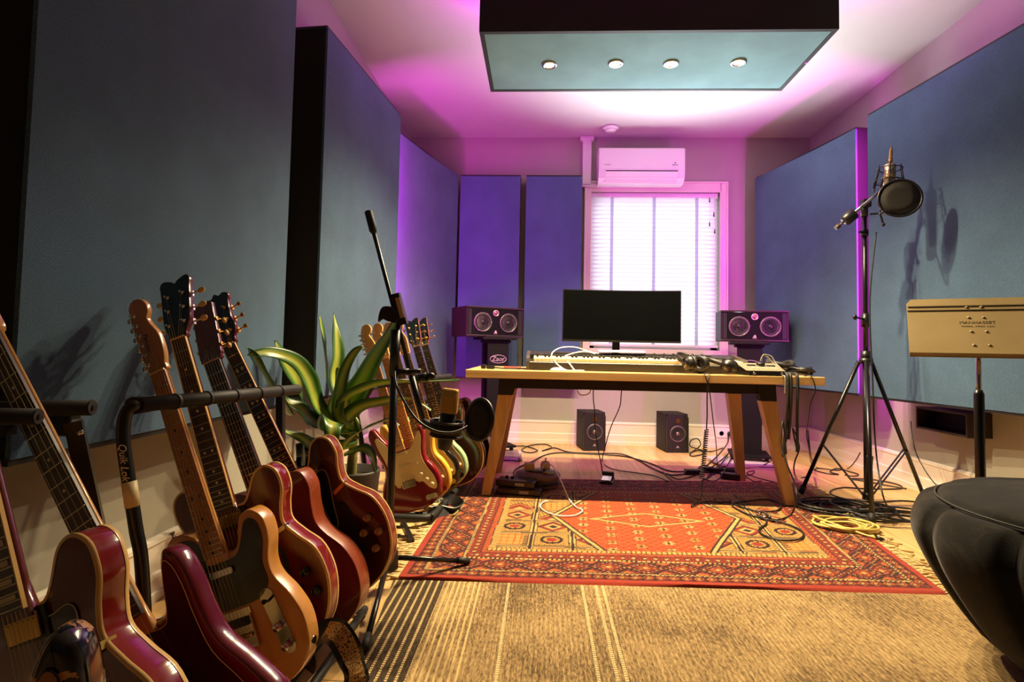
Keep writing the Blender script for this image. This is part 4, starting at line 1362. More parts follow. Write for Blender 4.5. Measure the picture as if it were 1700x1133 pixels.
# coiled headphone lead hanging to a small pedal bar
P = [V((.955, 3.32, DZ1 + .006)), V((.957, 3.264, DZ1 + .003)), PY_(1174, 650, 3.25), PY_(1174, 690, 3.25), PY_(1173, 712, 3.25)]
q0, q1 = PY_(1173, 714, 3.25), PY_(1166, 795, 3.25)
for k in range(201):
    a = 2 * pi * 22 * k / 200
    c_ = q0 + (q1 - q0) * (k / 200)
    P.append(c_ + V((.010 * cos(a), .010 * sin(a), 0)))
P += [PY_(1166, 800, 3.25), PY_(1165, 815, 3.24), PY_(1162, 832, 3.22), V((PZ_(1150, 838, .02))), PZ_(1148, 842, .02), PZ_(1160, 836, .02), PZ_(1178, 833, .02), PZ_(1200, 836, .02)]
cable('curly black headphone lead hanging from the desk to the rug', catmull(P, 2, False), .0036, n=1)
cable('straight thin black lead hanging from headphones down to the floor', [PY_(1169, 620, 3.27), PY_(1172, 628, 3.24), PY_(1178, 650, 3.3), PY_(1184, 700, 3.6), PY_(1189, 740, 4.0), fl(1190, 775), fl(1186, 782), fl(1175, 790)], .0032)
cable('black lead curling forward over the red rug to a loose end', [PZ_(1195, 835, .02), PZ_(1210, 834, .02), PZ_(1230, 842, .02), PZ_(1262, 850, .02), PZ_(1290, 848, .02), PZ_(1296, 838, .02), PZ_(1275, 830, .02), PZ_(1245, 832, .02), PZ_(1215, 838, .02), PZ_(1238, 853, .02), PZ_(1268, 862, .02), PZ_(1272, 870, .02), PZ_(1260, 880, .02), PZ_(1270, 890, .02), PZ_(1300, 898, .02), PZ_(1326, 896, .02), PZ_(1334, 886, .02), PZ_(1318, 875, .02), PZ_(1290, 866, .02), PZ_(1268, 862, .022), PZ_(1256, 855, .022)], .0045)
for k, (dx, lab) in enumerate(((0, 'jack plug at end of the lead on the rug, tip pointing to the desk'), (9, 'second jack plug lying close beside the first on the rug'))):
    a, c_ = PZ_(1270 + dx, 861, .022), PZ_(1256 + dx, 848, .022)
    jp = thing('jack_plug', lab, 'plug', a)
    d_ = (c_ - a)
    MB().cyl(a, a + d_ * .5, .007, 12).build('barrel', M_black if k else M_chrome, jp)
    MB().tube([a + d_ * .5, a + d_ * .9, a + d_ * .95, a + d_ * 1.02], [.0032, .0032, .0038, .001], 10).build('tip', M_chrome, jp)
# leads hanging below the looms
cable('black lead hanging from the loom to the floor, nearest the desk leg', [V((1.38, 3.26, .32)), PY_(1300, 700, 3.25), PY_(1297, 740, 3.2), PY_(1308, 775, 3.14), PY_(1320, 805, 3.1), PY_(1322, 830, 3.06), fl(1314, 854, .02), fl(1298, 862, .02), fl(1280, 866, .02)], .0045)
cable('black lead hanging crossing behind the front desk leg to the stand', [V((1.40, 3.27, .40)), PY_(1307, 690, 3.35), PY_(1308, 720, 3.5), PY_(1300, 745, 3.8), PY_(1284, 762, 4.2), fl(1268, 772, .03), fl(1256, 767)], .0042)
cable('black lead hanging from right loom, curling at the tripod foot', [V((1.447, 3.275, .33)), PY_(1316, 712, 3.3), PY_(1327, 742, 3.4), PY_(1320, 765, 3.5), PY_(1318, 780, 3.55), fl(1322, 793), fl(1335, 793), fl(1346, 786), fl(1350, 775, .02), PY_(1345, 750, 3.7), PY_(1341, 715, 3.7)], .0042)
cable('thin black lead falling from the desk corner behind the tripod', [V((1.50, 3.30, DZ1 + .005)), V((1.52, 3.262, DZ1 + .003)), V((1.535, 3.25, .68)), PY_(1346, 670, 3.3), PY_(1342, 700, 3.5), PY_(1339, 720, 3.7), PY_(1343, 745, 3.8), fl(1347, 770, .02), fl(1360, 778)], .0034)
cable('black lead in flat loops on boards by the right baseboard', [PY_(1428, 752, 3.9), PY_(1420, 766, 4.1), fl(1408, 778), fl(1390, 781), fl(1360, 778), fl(1353, 781), fl(1375, 787), fl(1392, 788), fl(1378, 784), fl(1390, 778), fl(1412, 784), fl(1425, 788), fl(1418, 791), fl(1402, 789)], .0042)
cable('black lead in a wide loop on the boards behind tripod, ending under the pouf', [fl(1505, 812), fl(1470, 806), fl(1440, 800), fl(1410, 795), fl(1450, 797), fl(1480, 802), fl(1497, 808), fl(1490, 812), fl(1440, 812), fl(1400, 810), fl(1380, 815), fl(1382, 822), fl(1410, 830), fl(1460, 834), fl(1500, 832), fl(1560, 838)], .0045)
cable('dark lead running down from the microphone stand past the pouf', [V((1.955, 3.39, 1.60)), PY_(1444, 500, 3.36), PY_(1449, 640, 3.3), PY_(1452, 720, 3.25), PY_(1458, 780, 3.15), PY_(1468, 830, 3.05), fl(1484, 852), fl(1500, 862), fl(1530, 868)], .0042)
cable('thin black lead dangling from the open wall box to the floor', [PY_(1512, 700, 3.66), PY_(1514, 720, 3.6), PY_(1520, 750, 3.52), PY_(1532, 775, 3.45), PY_(1545, 795, 3.38), PY_(1560, 812, 3.3), PY_(1575, 830, 3.2), PY_(1585, 850, 3.1)], .0032)
# heap of black cable and the beige coil
for k, (sx, lab, c0, rx, ry) in enumerate(((31, 'large black cable coil on the rug edge by the desk leg', (1.66, 3.30), .17, .11), (37, 'black cable coil heaped over the larger one behind the tripod foot', (1.80, 3.27), .13, .12), (41, 'black cable coil lying half on bare boards beside the tripod foot', (1.90, 3.17), .17, .09))):
    coil('coiled_cable', lab, c0, rx, ry, .0052, 6 - k, M_cable, .012, .035, .02, seed=sx)
coil('coiled_cable', 'neat coil of pale yellow cable on the corner of the red rug', (1.535, 2.96), .115, .085, .0056, 6, mat('pale_yellow_cable', (196, 176, 96), .5), .013, .02, .012, seed=9,
     tail=[PZ_(1440, 890, .02), PZ_(1455, 893, .02)])
jp = thing('jack_plug', 'silver and black jack plug at the end of yellow cable', 'plug', PZ_(1455, 893, .02))
a, c_ = PZ_(1453, 892, .021), PZ_(1474, 899, .021)
MB().cyl(a, a + (c_ - a) * .55, .008, 12).build('barrel', M_black, jp)
MB().tube([a + (c_ - a) * .55, a + (c_ - a) * .95, c_], [.0034, .0034, .001], 10).build('tip', M_chrome, jp)
# ================================================================== MICROPHONE STANDS, MUSIC STAND, POUF
def spring_clutch(mb, p, d, r, L):
    mb.cyl(V(p) - V(d) * L / 2, V(p) + V(d) * L / 2, r, 16)


def popfilter(label, c, nrm, r, arm_pts, sx=1.):
    nrm = V(nrm).normalized()
    A = zto(c, nrm)
    o = thing('pop_filter', label, 'pop filter', c)
    R = [A @ V((r * cos(2 * pi * k / 36), r * sin(2 * pi * k / 36), 0)) for k in range(36)]
    MB().tube(R, .0065, 8, closed=True).build('hoop', M_black, o)
    g = MB()
    g.lathe([(0, .002), (r * .5, .003), (r - .003, .001)], 36, A)
    g.lathe([(r - .003, -.001), (r * .5, -.003), (0, -.002)], 36, A)
    mm = noisy('black_mesh_gauze', (20, 17, 15), (32, 27, 23), 420, .85)
    g.build('gauze', mm, o)
    MB().tube(catmull(arm_pts, 8, False), .0048, 8).build('gooseneck', M_black, o)
    return o


# ---------------- right-hand tall stand
BX, BY = 1.905, 3.42
ms = thing('microphone_stand', 'tall black tripod stand with short boom in front of right wall', 'microphone stand', (BX, BY, 0))
MB().cyl((BX, BY, .045), (BX, BY, .86), .0175, 14).build('lower_tube', M_tube, ms)
MB().cyl((BX, BY, .80), (BX, BY, 1.735), .0125, 14).build('upper_tube', M_tube, ms)
mb = MB().cyl((BX, BY, .845), (BX, BY, .905), .026, 14)
mb.cyl((BX, BY, 1.045), (BX, BY, 1.125), .021, 14)
mb.build('height_clutch', M_black, ms)
kn = MB().cyl((BX - .015, BY - .01, 1.09), (BX - .06, BY - .015, 1.10), .006, 10); kn.ball((BX - .068, BY - .016, 1.10), (.014, .01, .016), 10)
kn.build('clamp_knob', M_black, ms)
hubz = .845
for a, lab in ((-106, 0), (152, 1), (28, 2)):
    ca, sa = cos(radians(a)), sin(radians(a))
    tip = V((BX + .42 * ca, BY + .42 * sa, .012 + (.012 if a == -106 else 0)))
    if a == -106: tip = PZ_(1448, 868, .026)
    if a == 152: tip = V((1.62, 3.62, .027))
    if a == 28: tip = V((2.30, 3.52, .012))
    top = V((BX, BY, hubz)) + V(((tip.x - BX), (tip.y - BY), 0)).normalized() * .035
    lg = MB().cyl(top, tip, .0115, 12).build('leg', M_tube, ms)
    d_ = (tip - top).normalized()
    MB().cyl(tip - d_ * .045, tip + d_ * .004, .017, 12).build('rubber_foot', M_rubber, lg)
    mid = top + (tip - top) * .62
    low = V((BX, BY, .07)) + V(((tip.x - BX), (tip.y - BY), 0)).normalized() * .022
    sd_ = V((-(tip.y - BY), tip.x - BX, 0)).normalized() * .012
    st = MB().bar(mid + sd_, low + sd_, .009, .005); st.build('brace', M_tube, lg)
    st = MB().bar(mid - sd_, low - sd_, .009, .005); st.build('brace', M_tube, lg)
    MB().ball(mid, .008, 8).build('pivot_bolt', M_chrome, lg)
MB().cyl((BX, BY, .83), (BX, BY, .862), .036, 16).build('hub', M_black, ms)
MB().cyl((BX, BY, .045), (BX, BY, .085), .026, 16).build('lower_collar', M_steel, ms)
MB().box((BX - .003, BY - .0195, .79), (.022, .002, .05)).build('label_tape', mat('pale_tape', (206, 190, 140), .6), ms)
# boom and swivel
S0 = V((BX + .0, BY - .03, 1.765))
b0 = PY_(1400, 369, 3.40); b1 = PY_(1468, 312, 3.36)
mb = MB().cyl((BX, BY, 1.70), (BX, BY, 1.79), .02, 14)
mb.box((BX, BY - .012, 1.775), (.05, .05, .05), bev=.008)
mb.build('swivel', M_black, ms)
MB().cyl(b0, b1, .0095, 12).build('boom', M_chrome, ms)
dd = (b1 - b0).normalized()
MB().tube([b0, b0 + dd * .012, b0 + dd * .075, b0 + dd * .085], [.02, .034, .036, .018], 16).build('counterweight', M_black, ms)
kn = MB().cyl(b0 - dd * .03, b0, .007, 10); kn.cyl(b0 - dd * .055, b0 - dd * .028, .014, 10)
kn.build('end_knob', mat('brown_knob', (66, 48, 38), .5), ms)
cr = MB().tube([V((BX + .02, BY - .02, 1.71)), V((BX + .07, BY - .03, 1.712)), V((BX + .075, BY - .03, 1.70)), V((BX + .085, BY - .035, 1.655))], .006, 8)
cr.ball((BX + .087, BY - .035, 1.645), .012, 8)
cr.build('crank_handle', M_black, ms)
kn = MB().cyl((BX - .01, BY - .02, 1.60), (BX - .045, BY - .025, 1.603), .007, 8); kn.cyl((BX, BY, 1.585), (BX, BY, 1.62), .021, 12)
kn.build('collar_knob', M_black, ms)

# microphone hanging in a cat's-cradle mount
mt, mbm = PY_(1478, 272, 3.30), PY_(1473, 356, 3.30)
ax = (mbm - mt); Lm = ax.length; ax.normalize()
mic = thing('studio_microphone', 'silver studio microphone hanging upside down on the tall stand', 'microphone', mt)
A = zto(mt, ax, (0, -1, 0))
MB().lathe([(.014, 0), (.026, .004), (.03, .012), (.03, Lm * .58)], 24, A).build('body', mat('mic_nickel', (196, 176, 150), .28, .85), mic)
MB().lathe([(.031, Lm * .58), (.031, Lm * .61), (.0295, Lm * .62), (.0295, Lm * .9), (.026, Lm * .97), (.012, Lm)], 24, A).build('grille', noisy('mic_mesh', (120, 104, 94), (196, 180, 168), 300, .4, metal=.7), mic)
MB().lathe([(.0315, Lm * .25), (.0315, Lm * .29)], 24, A).build('band', M_gold, mic)
c2 = MB().tube([mt + ax * .01, mt - ax * .03, mt - ax * .032, mt - ax * .075, mt - ax * .1], [.011, .011, .0095, .0085, .004], 14)
c2.build('connector', mat('gold_connector', (176, 140, 70), .3, .7), mic)
sm = thing('shock_mount', 'black wire cat\'s-cradle shock mount around the hanging microphone', 'shock mount', mt + ax * .06)
for hz, rr_, ncorner in ((.03, .062, 4), (.105, .078, 4)):
    ctr = mt + ax * hz
    B = zto(ctr, ax, (0, -1, 0))
    R = [B @ V((rr_ * cos(2 * pi * k / 24), rr_ * sin(2 * pi * k / 24), 0)) for k in range(24)]
    MB().tube(R, .0028, 6, closed=True).build('ring', M_black, sm)
for k in range(6):
    a = 2 * pi * k / 6
    B0 = zto(mt + ax * .015, ax, (0, -1, 0)); B1 = zto(mt + ax * .15, ax, (0, -1, 0))
    MB().cyl(B0 @ V((.058 * cos(a), .058 * sin(a), 0)), B1 @ V((.086 * cos(a), .086 * sin(a), 0)), .004, 8).build('strut', M_black, sm)
el = MB()
for k in range(12):
    a, a2 = 2 * pi * k / 12, 2 * pi * (k + 1.4) / 12
    B0 = zto(mt + ax * (.03 if k % 2 else .105), ax, (0, -1, 0)); B1 = zto(mt + ax * (.06 if k % 2 else .08), ax, (0, -1, 0))
    q = .062 if k % 2 else .078
    el.cyl(B0 @ V((q * cos(a), q * sin(a), 0)), B1 @ V((.031 * cos(a2), .031 * sin(a2), 0)), .0017, 5)
el.build('elastic_cord', M_rubber, sm)
MB().bar(b1 - dd * .03, mt + ax * .095 + V((-.03, .01, 0)), .012, .02).build('mount_arm', M_black, sm)
MB().ball(b1, .014, 10).build('joint', mat('red_ring', (150, 52, 44), .4), sm)
pc = PY_(1494, 329, 3.20)
popfilter('round black pop filter facing the tall stand\'s hanging microphone', pc, (-.30, -.95, .06), .104, [b1 + V((-.01, -.012, -.01)), b1 + V((-.02, -.05, -.06)), pc + V((-.10, .02, -.08)), pc + V((-.075, .01, -.072))])

# ---------------- left-hand boom stand
LX, LY = -.533, 2.06
ms = thing('boom_stand', 'black boom microphone stand between the guitars and the red rug', 'microphone stand', (LX, LY, 0))
MB().cyl((LX, LY, .07), (LX, LY, .80), .0145, 12).build('lower_tube', M_tube, ms)
MB().cyl((LX, LY, .76), (LX + .012, LY, 1.0), .010, 12).build('upper_tube', M_tube, ms)
MB().cyl((LX, LY, .765), (LX, LY, .935), .0185, 14).build('height_clutch', M_black, ms)
kn = MB().cyl((LX + .012, LY - .01, .78), (LX + .06, LY - .02, .782), .012, 12); kn.cyl((LX + .06, LY - .02, .782), (LX + .105, LY - .025, .786), .009, 10)
kn.build('clutch_knob', M_black, ms)
for i, tip in enumerate((PZ_(606, 1076, .02), PZ_(776, 932, .026), V((-.87, 2.0, .018)))):
    top = V((LX, LY, .105)) + (V((tip.x - LX, tip.y - LY, 0)).normalized()) * .03
    lg = MB().cyl(top, tip, .0095, 12).build('leg', M_tube, ms)
    d_ = (tip - top).normalized()
    MB().cyl(tip - d_ * .05, tip + d_ * .006, .0125, 12).build('rubber_foot', M_rubber, lg)
hb = MB().tube([V((LX, LY, .06)), V((LX, LY, .075)), V((LX, LY, .13)), V((LX, LY, .16))], [.018, .036, .034, .018], 14)
hb.build('hub', M_black, ms)
# boom
e0, e1 = PY_(611, 350, 2.03), PY_(706, 712, 2.10)
MB().cyl(e0, e1, .0078, 12).build('boom', M_tube, ms)
de = (e1 - e0).normalized()
MB().tube([e0, e0 + de * .004, e0 + de * .075, e0 + de * .085], [.010, .0145, .0145, .010], 14).build('end_grip', M_rubber, ms)
c0 = PY_(664, 515, 2.045)
mb = MB().bar(c0 - de * .062, c0 + de * .055, .03, .032, up=(0, 1, 0))
mb.build('boom_clamp', M_black, ms)
MB().bar(c0 - de * .045 + V((.006, -.018, 0)), c0 + de * .03 + V((.006, -.018, 0)), .016, .004, up=(0, 1, 0)).build('clamp_plate', mat('worn_silver_plate', (190, 160, 120), .4, .5), ms)
wing = [(-.005, -.02), (.03, -.026), (.034, .012), (.01, .032), (-.022, .03), (-.034, .004), (-.036, -.024), (-.02, -.014)]
MB().prism(catmull([(p[0], p[1], 0) for p in wing], 3), -.008, .008, frame_m(PY_(645, 524, 2.03), (1, 0, 0), (0, 0, 1), (0, -1, 0)), rnd=.003).build('wing_nut', M_black, ms)
MB().cyl(c0 + V((-.004, .0, -.02)), (LX + .012, LY, .985), .016, 12).build('swivel', M_black, ms)
kn = MB().cyl(PY_(694, 628, 2.06), PY_(709, 626, 2.04), .015, 12); kn.ball(PY_(715, 625, 2.04), (.018, .012, .014), 10)
kn.build('boom_knob', M_black, ms)
MB().cyl(e1 - de * .20, e1, .0115, 12).build('boom_tip', M_tube, ms)

# condenser microphone in ring shock mount
mc = PY_(742, 706, 2.06)
tilt = V((.09, -.02, 1)).normalized()
mic = thing('studio_microphone', 'black microphone with gold grille upright in ring mount, beside the desk', 'microphone', mc)
A = frame_m(mc, V((1, .12, -.09)), V((-.12, 1, 0)), tilt)
A = zto(mc, tilt, (0, 1, 0))
bd = MB().lathe([(.02, -.09), (.024, -.085), (.028, -.06), (.029, .04), (.027, .045)], 24, A)
bd.build('body', mat('mic_satin_black', (17, 16, 16), .3), mic)
out = rrect(.062, .052, .016, 5)
gr = noisy('mic_gold_mesh', (150, 116, 52), (206, 168, 88), 420, .38, .4, metal=.6)
gb = MB()
lv = [(.045, 1., 1.), (.052, 1.05, 1.05), (.105, 1.02, .98), (.128, .98, .62), (.132, .9, .5)]
vs = []
for z, sx, sy in lv: vs += [A @ V((p[0] * sx, p[1] * sy, z)) for p in out]
n = len(out); fs = [(i * n + k, i * n + (k + 1) % n, (i + 1) * n + (k + 1) % n, (i + 1) * n + k) for i in range(len(lv) - 1) for k in range(n)] + [tuple((len(lv) - 1) * n + k for k in range(n))]
gb.add(vs, fs, False).build('grille', gr, mic)
sm = thing('shock_mount', 'black double-ring shock mount holding the gold-grilled microphone', 'shock mount', mc)
for z, r_ in ((.012, .060), (-.038, .056)):
    B = zto(mc + tilt * z, tilt, (0, 1, 0))
    MB().tube([B @ V((r_ * cos(2 * pi * k / 32), r_ * sin(2 * pi * k / 32), 0)) for k in range(32)], .0046, 8, closed=True).build('ring', M_black, sm)
B = zto(mc, tilt, (0, 1, 0))
band = MB().lathe([(.0565, -.036), (.060, .008), (.0575, .008), (.054, -.036)], 32, B); band.build('cage', M_blackmatt, sm)
for k in range(4):
    a = pi / 4 + k * pi / 2
    MB().cyl(B @ V((.03 * cos(a), .03 * sin(a), -.01)), B @ V((.058 * cos(a), .058 * sin(a), .01)), .002, 6).build('elastic_cord', M_rubber, sm)
MB().bar(e1 - de * .03, mc + V((-.056, 0, -.005)), .014, .02).build('mount_arm', M_black, sm)
pc = PY_(796, 697, 2.0)
popfilter('round black pop filter on a curved gooseneck beside the desk leg', pc, (-.70, -.70, .12), .072,
          [PY_(655, 617, 2.035), PY_(658, 640, 2.0), PY_(674, 672, 1.97), PY_(695, 700, 1.94), PY_(722, 716, 1.92), PY_(748, 719, 1.93), PY_(768, 713, 1.96), PY_(776, 708, 1.985)])
pb = mat('blue_plastic', (40, 60, 190), .4)
bt_ = thing('blue_bottle', 'tall bright blue bottle mostly hidden behind the gold-grilled microphone', 'bottle', (-.567, 3.96, 0))
q = V((-.567, 3.96, .0))
MB().lathe([(.05, 0), (.055, .01), (.055, .32), (.04, .37), (.022, .39), (.022, .42)], 24, Matrix.Translation(q)).build('body', pb, bt_)
MB().lathe([(.026, .415), (.026, .455), (0, .457)], 16, Matrix.Translation(q)).build('cap', mat('blue_cap', (24, 34, 120), .4), bt_)
am = thing('guitar_amplifier', 'dark amplifier in the back left corner behind the far guitars', 'amplifier', (-.88, 4.05, 0))
MB().box((-.88, 4.05, .27), (.42, .22, .50), bev=.012).build('cabinet', M_blackmatt, am)
MB().box((-.86, 3.9385, .23), (.38, .006, .36)).build('grille_cloth', noisy('grille_cloth', (30, 26, 26), (48, 42, 42), 220, .9), am)
MB().box((-.86, 3.9385, .47), (.38, .006, .06)).build('control_panel', M_steel, am)
for k in range(6): MB().lathe([(.013, 0), (.012, .016), (0, .017)], 12, zto((-1.0 + .055 * k, 3.9355, .47), (0, -1, 0))).build('knob', M_black, am)
for k in (-1, 1): MB().box((-.86 + k * .17, 4.05, .01), (.04, .18, .02)).build('rubber_foot', M_rubber, am)

# ---------------- music stand
mu = thing('music_stand', 'bronze-painted metal music stand with sloping desk, behind the pouf', 'music stand', (1.60, 2.14, 0))
pbl = PY_(1510, 592, 2.20)
_a = radians(28)
x_ = V((cos(_a), -sin(_a), 0)); bk_ = V((sin(_a), cos(_a), 0))
up = (bk_ * .68 + V((0, 0, .73))).normalized()
half, H = .24, .315
O = pbl + x_ * half
F = frame_m(O, x_, up, x_.cross(up))
ht = half - .012
cx = O.x
M_ms = noisy('bronze_grey_paint', (136, 117, 76), (150, 130, 88), 6, .42)
out = [(-half, 0), (half, 0), (ht + .006, H - .025), (ht - .01, H), (-ht + .01, H), (-ht - .006, H - .025)]
pl_ = MB().prism(out, -.0015, .0015, F, smooth=False).build('desk_plate', M_ms, mu)
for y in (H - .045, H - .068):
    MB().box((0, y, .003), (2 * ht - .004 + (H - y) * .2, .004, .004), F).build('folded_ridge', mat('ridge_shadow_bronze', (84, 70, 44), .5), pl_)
MB().box((0, .003, .010), (2 * half, .004, .022), F).build('ledge', M_ms, mu)
for dx, dy in ((-.022, .262), (.022, .262), (-.022, .205), (.022, .205), (-.022, .13), (.022, .13), (-.022, .06), (.022, .06)):
    MB().lathe([(.0055, 0), (.0045, .003), (0, .0038)], 10, F @ Matrix.Translation((dx - .022, dy, .0015))).build('rivet', M_ms, pl_)
wtxt('brand_lettering', 'MANHASSET', .019, F @ Matrix.Translation((-.022, .178, .0015)), mat('stamped_bronze', (88, 72, 44), .5), pl_, extrude=.001)
wtxt('brand_lettering', 'YAKIMA, WASH. U.S.A.', .010, F @ Matrix.Translation((-.022, .158, .0015)), mat('stamped_bronze', (88, 72, 44), .5), pl_, extrude=.0008)
_m = O + up * .12 - x_ * .022
px_, py_ = _m.x + bk_.x * .03, _m.y + bk_.y * .03
MB().cyl((px_, py_, .6), (px_, py_, O.z + .055), .0085, 12).build('upper_tube', M_chrome, mu)
MB().tube([V((px_, py_, .03)), V((px_, py_, .74)), V((px_, py_, .755))], [.0165, .0165, .011], 14).build('lower_tube', M_tube, mu)
MB().box((-.022, .12, -.018), (.06, .08, .03), F, bev=.006).build('head_bracket', M_black, mu)
for a in (90, 210, 330):
    q = V((px_ + .14 * cos(radians(a)), py_ + .14 * sin(radians(a)), .012))
    MB().tube([V((px_, py_, .06)), V((px_ + .1 * cos(radians(a)), py_ + .1 * sin(radians(a)), .05)), q], [.014, .012, .009], 10).build('leg', M_tube, mu)

# ---------------- velvet pouf
PCX, PCY = 1.593, 1.62
pf = thing('pouf', 'round black velvet pouf with stitched seams on the beige rug', 'pouf', (PCX, PCY, .012))
mv = mat('black_velvet', (15, 13, 10), .9, spec=.1, sheen=.16)
t = NT(mv)
v = t.coords()
n1 = t.noise(v, 7, 6, .7, 1.2)
t.base(t.ramp(n1.outputs['Fac'], [(.38, (5, 5, 4)), (.52, (13, 11, 9)), (.66, (40, 34, 25))]))
n2 = t.noise(v, 260, 2)
t.bump(n2.outputs['Fac'], .25, .002)
NSEG = 12
prof = [(0, .0), (.23, 0), (.285, .03), (.36, .10), (.435, .21), (.482, .31), (.490, .365), (.472, .412), (.44, .442), (.423, .451), (.378, .464), (.27, .478), (.135, .485), (0, .487)]
pr = catmull([(a, b_, 0) for a, b_ in prof], 4, False)
mb = MB()
nu = NSEG * 10
def pf_pt(i, j):
    p = pr[j]; u = i / nu
    a = 2 * pi * u + .35
    s = abs(((u * NSEG) % 1.0) - .5) * 2        # 1 at seams
    side = min(1., max(0., (p.x - .26) / .1)) if p.y < .445 else 0
    dip = -.03 * (s ** 9) * side
    ring = -.014 * math.exp(-((p.x - .43) / .012) ** 2) if p.y > .42 else 0
    wr = .006 * noise.noise((p.x * 8 * cos(a), p.x * 8 * sin(a), p.y * 9))
    r = p.x + dip + ring * .7 + wr * (1 if p.x > .02 else 0)
    return V((PCX + r * cos(a), PCY + r * sin(a), .012 + max(0, p.y) + ring * .8 + (wr if p.y > .1 else 0)))
vs = [pf_pt(i, j) for j in range(len(pr)) for i in range(nu)]
fs = [(j * nu + i, j * nu + (i + 1) % nu, (j + 1) * nu + (i + 1) % nu, (j + 1) * nu + i) for j in range(len(pr) - 1) for i in range(nu)]
mb.add(vs, fs, True).build('cushion', mv, pf)
sb = MB()
ring = [V((PCX + .426 * cos(2 * pi * k / 60), PCY + .426 * sin(2 * pi * k / 60), .456)) for k in range(60)]
sb.tube(ring, .0028, 6, closed=True)
sb.build('top_seam', mat('seam_thread', (34, 29, 22), .7), pf)
# ================================================================== GUITARS
OUT = {
 'tele': [(0, -.135), (.09, -.127), (.146, -.080), (.161, -.010), (.146, .050), (.120, .100), (.118, .140), (.136, .190), (.136, .235), (.112, .262), (.085, .258), (.068, .232), (.056, .200), (.038, .186), (.0, .186), (-.030, .190), (-.040, .232), (-.066, .258), (-.108, .262), (-.142, .226), (-.144, .178), (-.124, .122), (-.122, .090), (-.142, .040), (-.160, -.010), (-.152, -.078), (-.094, -.127)],
 'strat': [(0, -.142), (.085, -.132), (.148, -.085), (.164, -.012), (.146, .050), (.120, .095), (.121, .140), (.140, .200), (.146, .250), (.128, .268), (.104, .245), (.078, .200), (.046, .180), (.0, .182), (-.032, .200), (-.062, .222), (-.088, .262), (-.112, .308), (-.136, .312), (-.154, .280), (-.150, .225), (-.132, .165), (-.114, .108), (-.122, .060), (-.150, .010), (-.165, -.050), (-.142, -.112), (-.078, -.138)],
 'bass': [(0, -.105), (.09, -.098), (.158, -.050), (.176, .025), (.152, .098), (.124, .158), (.120, .210), (.126, .268), (.124, .320), (.102, .344), (.080, .318), (.062, .268), (.040, .246), (-.030, .262), (-.062, .290), (-.088, .340), (-.112, .388), (-.140, .398), (-.162, .360), (-.160, .300), (-.138, .230), (-.122, .170), (-.140, .110), (-.170, .060), (-.180, 0), (-.152, -.064), (-.085, -.100)],
 'semi': [(0, -.165), (.10, -.152), (.174, -.098), (.207, -.012), (.198, .068), (.160, .116), (.133, .155), (.138, .196), (.154, .240), (.150, .285), (.122, .307), (.090, .296), (.064, .258), (.046, .236), (.026, .230), (-.026, .230), (-.046, .236), (-.064, .258), (-.090, .296), (-.122, .307), (-.150, .285), (-.154, .240), (-.138, .190), (-.132, .145), (-.160, .104), (-.197, .056), (-.205, -.020), (-.174, -.098), (-.10, -.152)],
 'nylon': [(0, -.130), (.10, -.120), (.168, -.072), (.190, .005), (.176, .075), (.140, .130), (.124, .170), (.130, .220), (.142, .270), (.132, .312), (.104, .322), (.078, .292), (.056, .262), (.030, .252), (-.030, .300), (-.075, .325), (-.118, .320), (-.142, .275), (-.136, .220), (-.122, .170), (-.140, .125), (-.178, .070), (-.190, .0), (-.166, -.074), (-.10, -.120)],
}
OUT['semi'] = [(x, y - .06) for x, y in OUT['semi']]
OUT['nylon'] = [(x + .0, y - .055) for x, y in OUT['nylon']]
HEAD = {
 'tele': [(-.021, -.004), (-.027, .016), (-.031, .045), (-.031, .150), (-.026, .176), (-.010, .188), (.010, .184), (.021, .168), (.020, .148), (.012, .134), (.016, .118), (.028, .092), (.031, .066), (.029, .035), (.023, .014), (.021, -.004)],
 'strat': [(-.021, -.004), (-.028, .016), (-.033, .045), (-.037, .130), (-.030, .160), (-.016, .186), (.006, .194), (.025, .184), (.030, .164), (.022, .146), (.010, .136), (.016, .118), (.026, .090), (.027, .060), (.025, .030), (.021, -.004)],
 'open': [(-.022, -.004), (-.027, .014), (-.038, .040), (-.041, .070), (-.044, .140), (-.046, .164), (-.036, .176), (-.018, .172), (-.006, .166), (0, .160), (.006, .166), (.018, .172), (.036, .176), (.046, .164), (.044, .140), (.041, .070), (.038, .040), (.027, .014), (.022, -.004)],
 'crown': [(-.022, -.004), (-.030, .020), (-.042, .055), (-.036, .085), (-.040, .140), (-.048, .166), (-.030, .180), (-.014, .176), (0, .188), (.014, .176), (.030, .180), (.048, .166), (.040, .140), (.036, .085), (.042, .055), (.030, .020), (.022, -.004)],
 'slot': [(-.026, -.004), (-.034, .012), (-.036, .030), (-.036, .165), (-.034, .182), (-.018, .186), (-.010, .192), (.010, .192), (.018, .186), (.034, .182), (.036, .165), (.036, .030), (.034, .012), (.026, -.004)],
}


def place(nut_px, end_px, dist, scale, yaw, zf=.016):
    a = radians(yaw)
    n = V((sin(a), -cos(a), 0))
    lo, hi = .25, 5.
    for _ in range(60):
        d = (lo + hi) / 2
        A = PY_(nut_px[0], nut_px[1], d)
        r = ray(*end_px)
        B = EYE + r * ((A - EYE).dot(n) / r.dot(n))
        if (B - A).length < dist: lo = d
        else: hi = d
    u = (A - B).normalized()
    return frame_m(A - u * scale - n * zf, u.cross(n), u, n)


def sm(pts, n=4):
    return [(p.x, p.y) for p in catmull([(a, b, 0) for a, b in pts], n)]


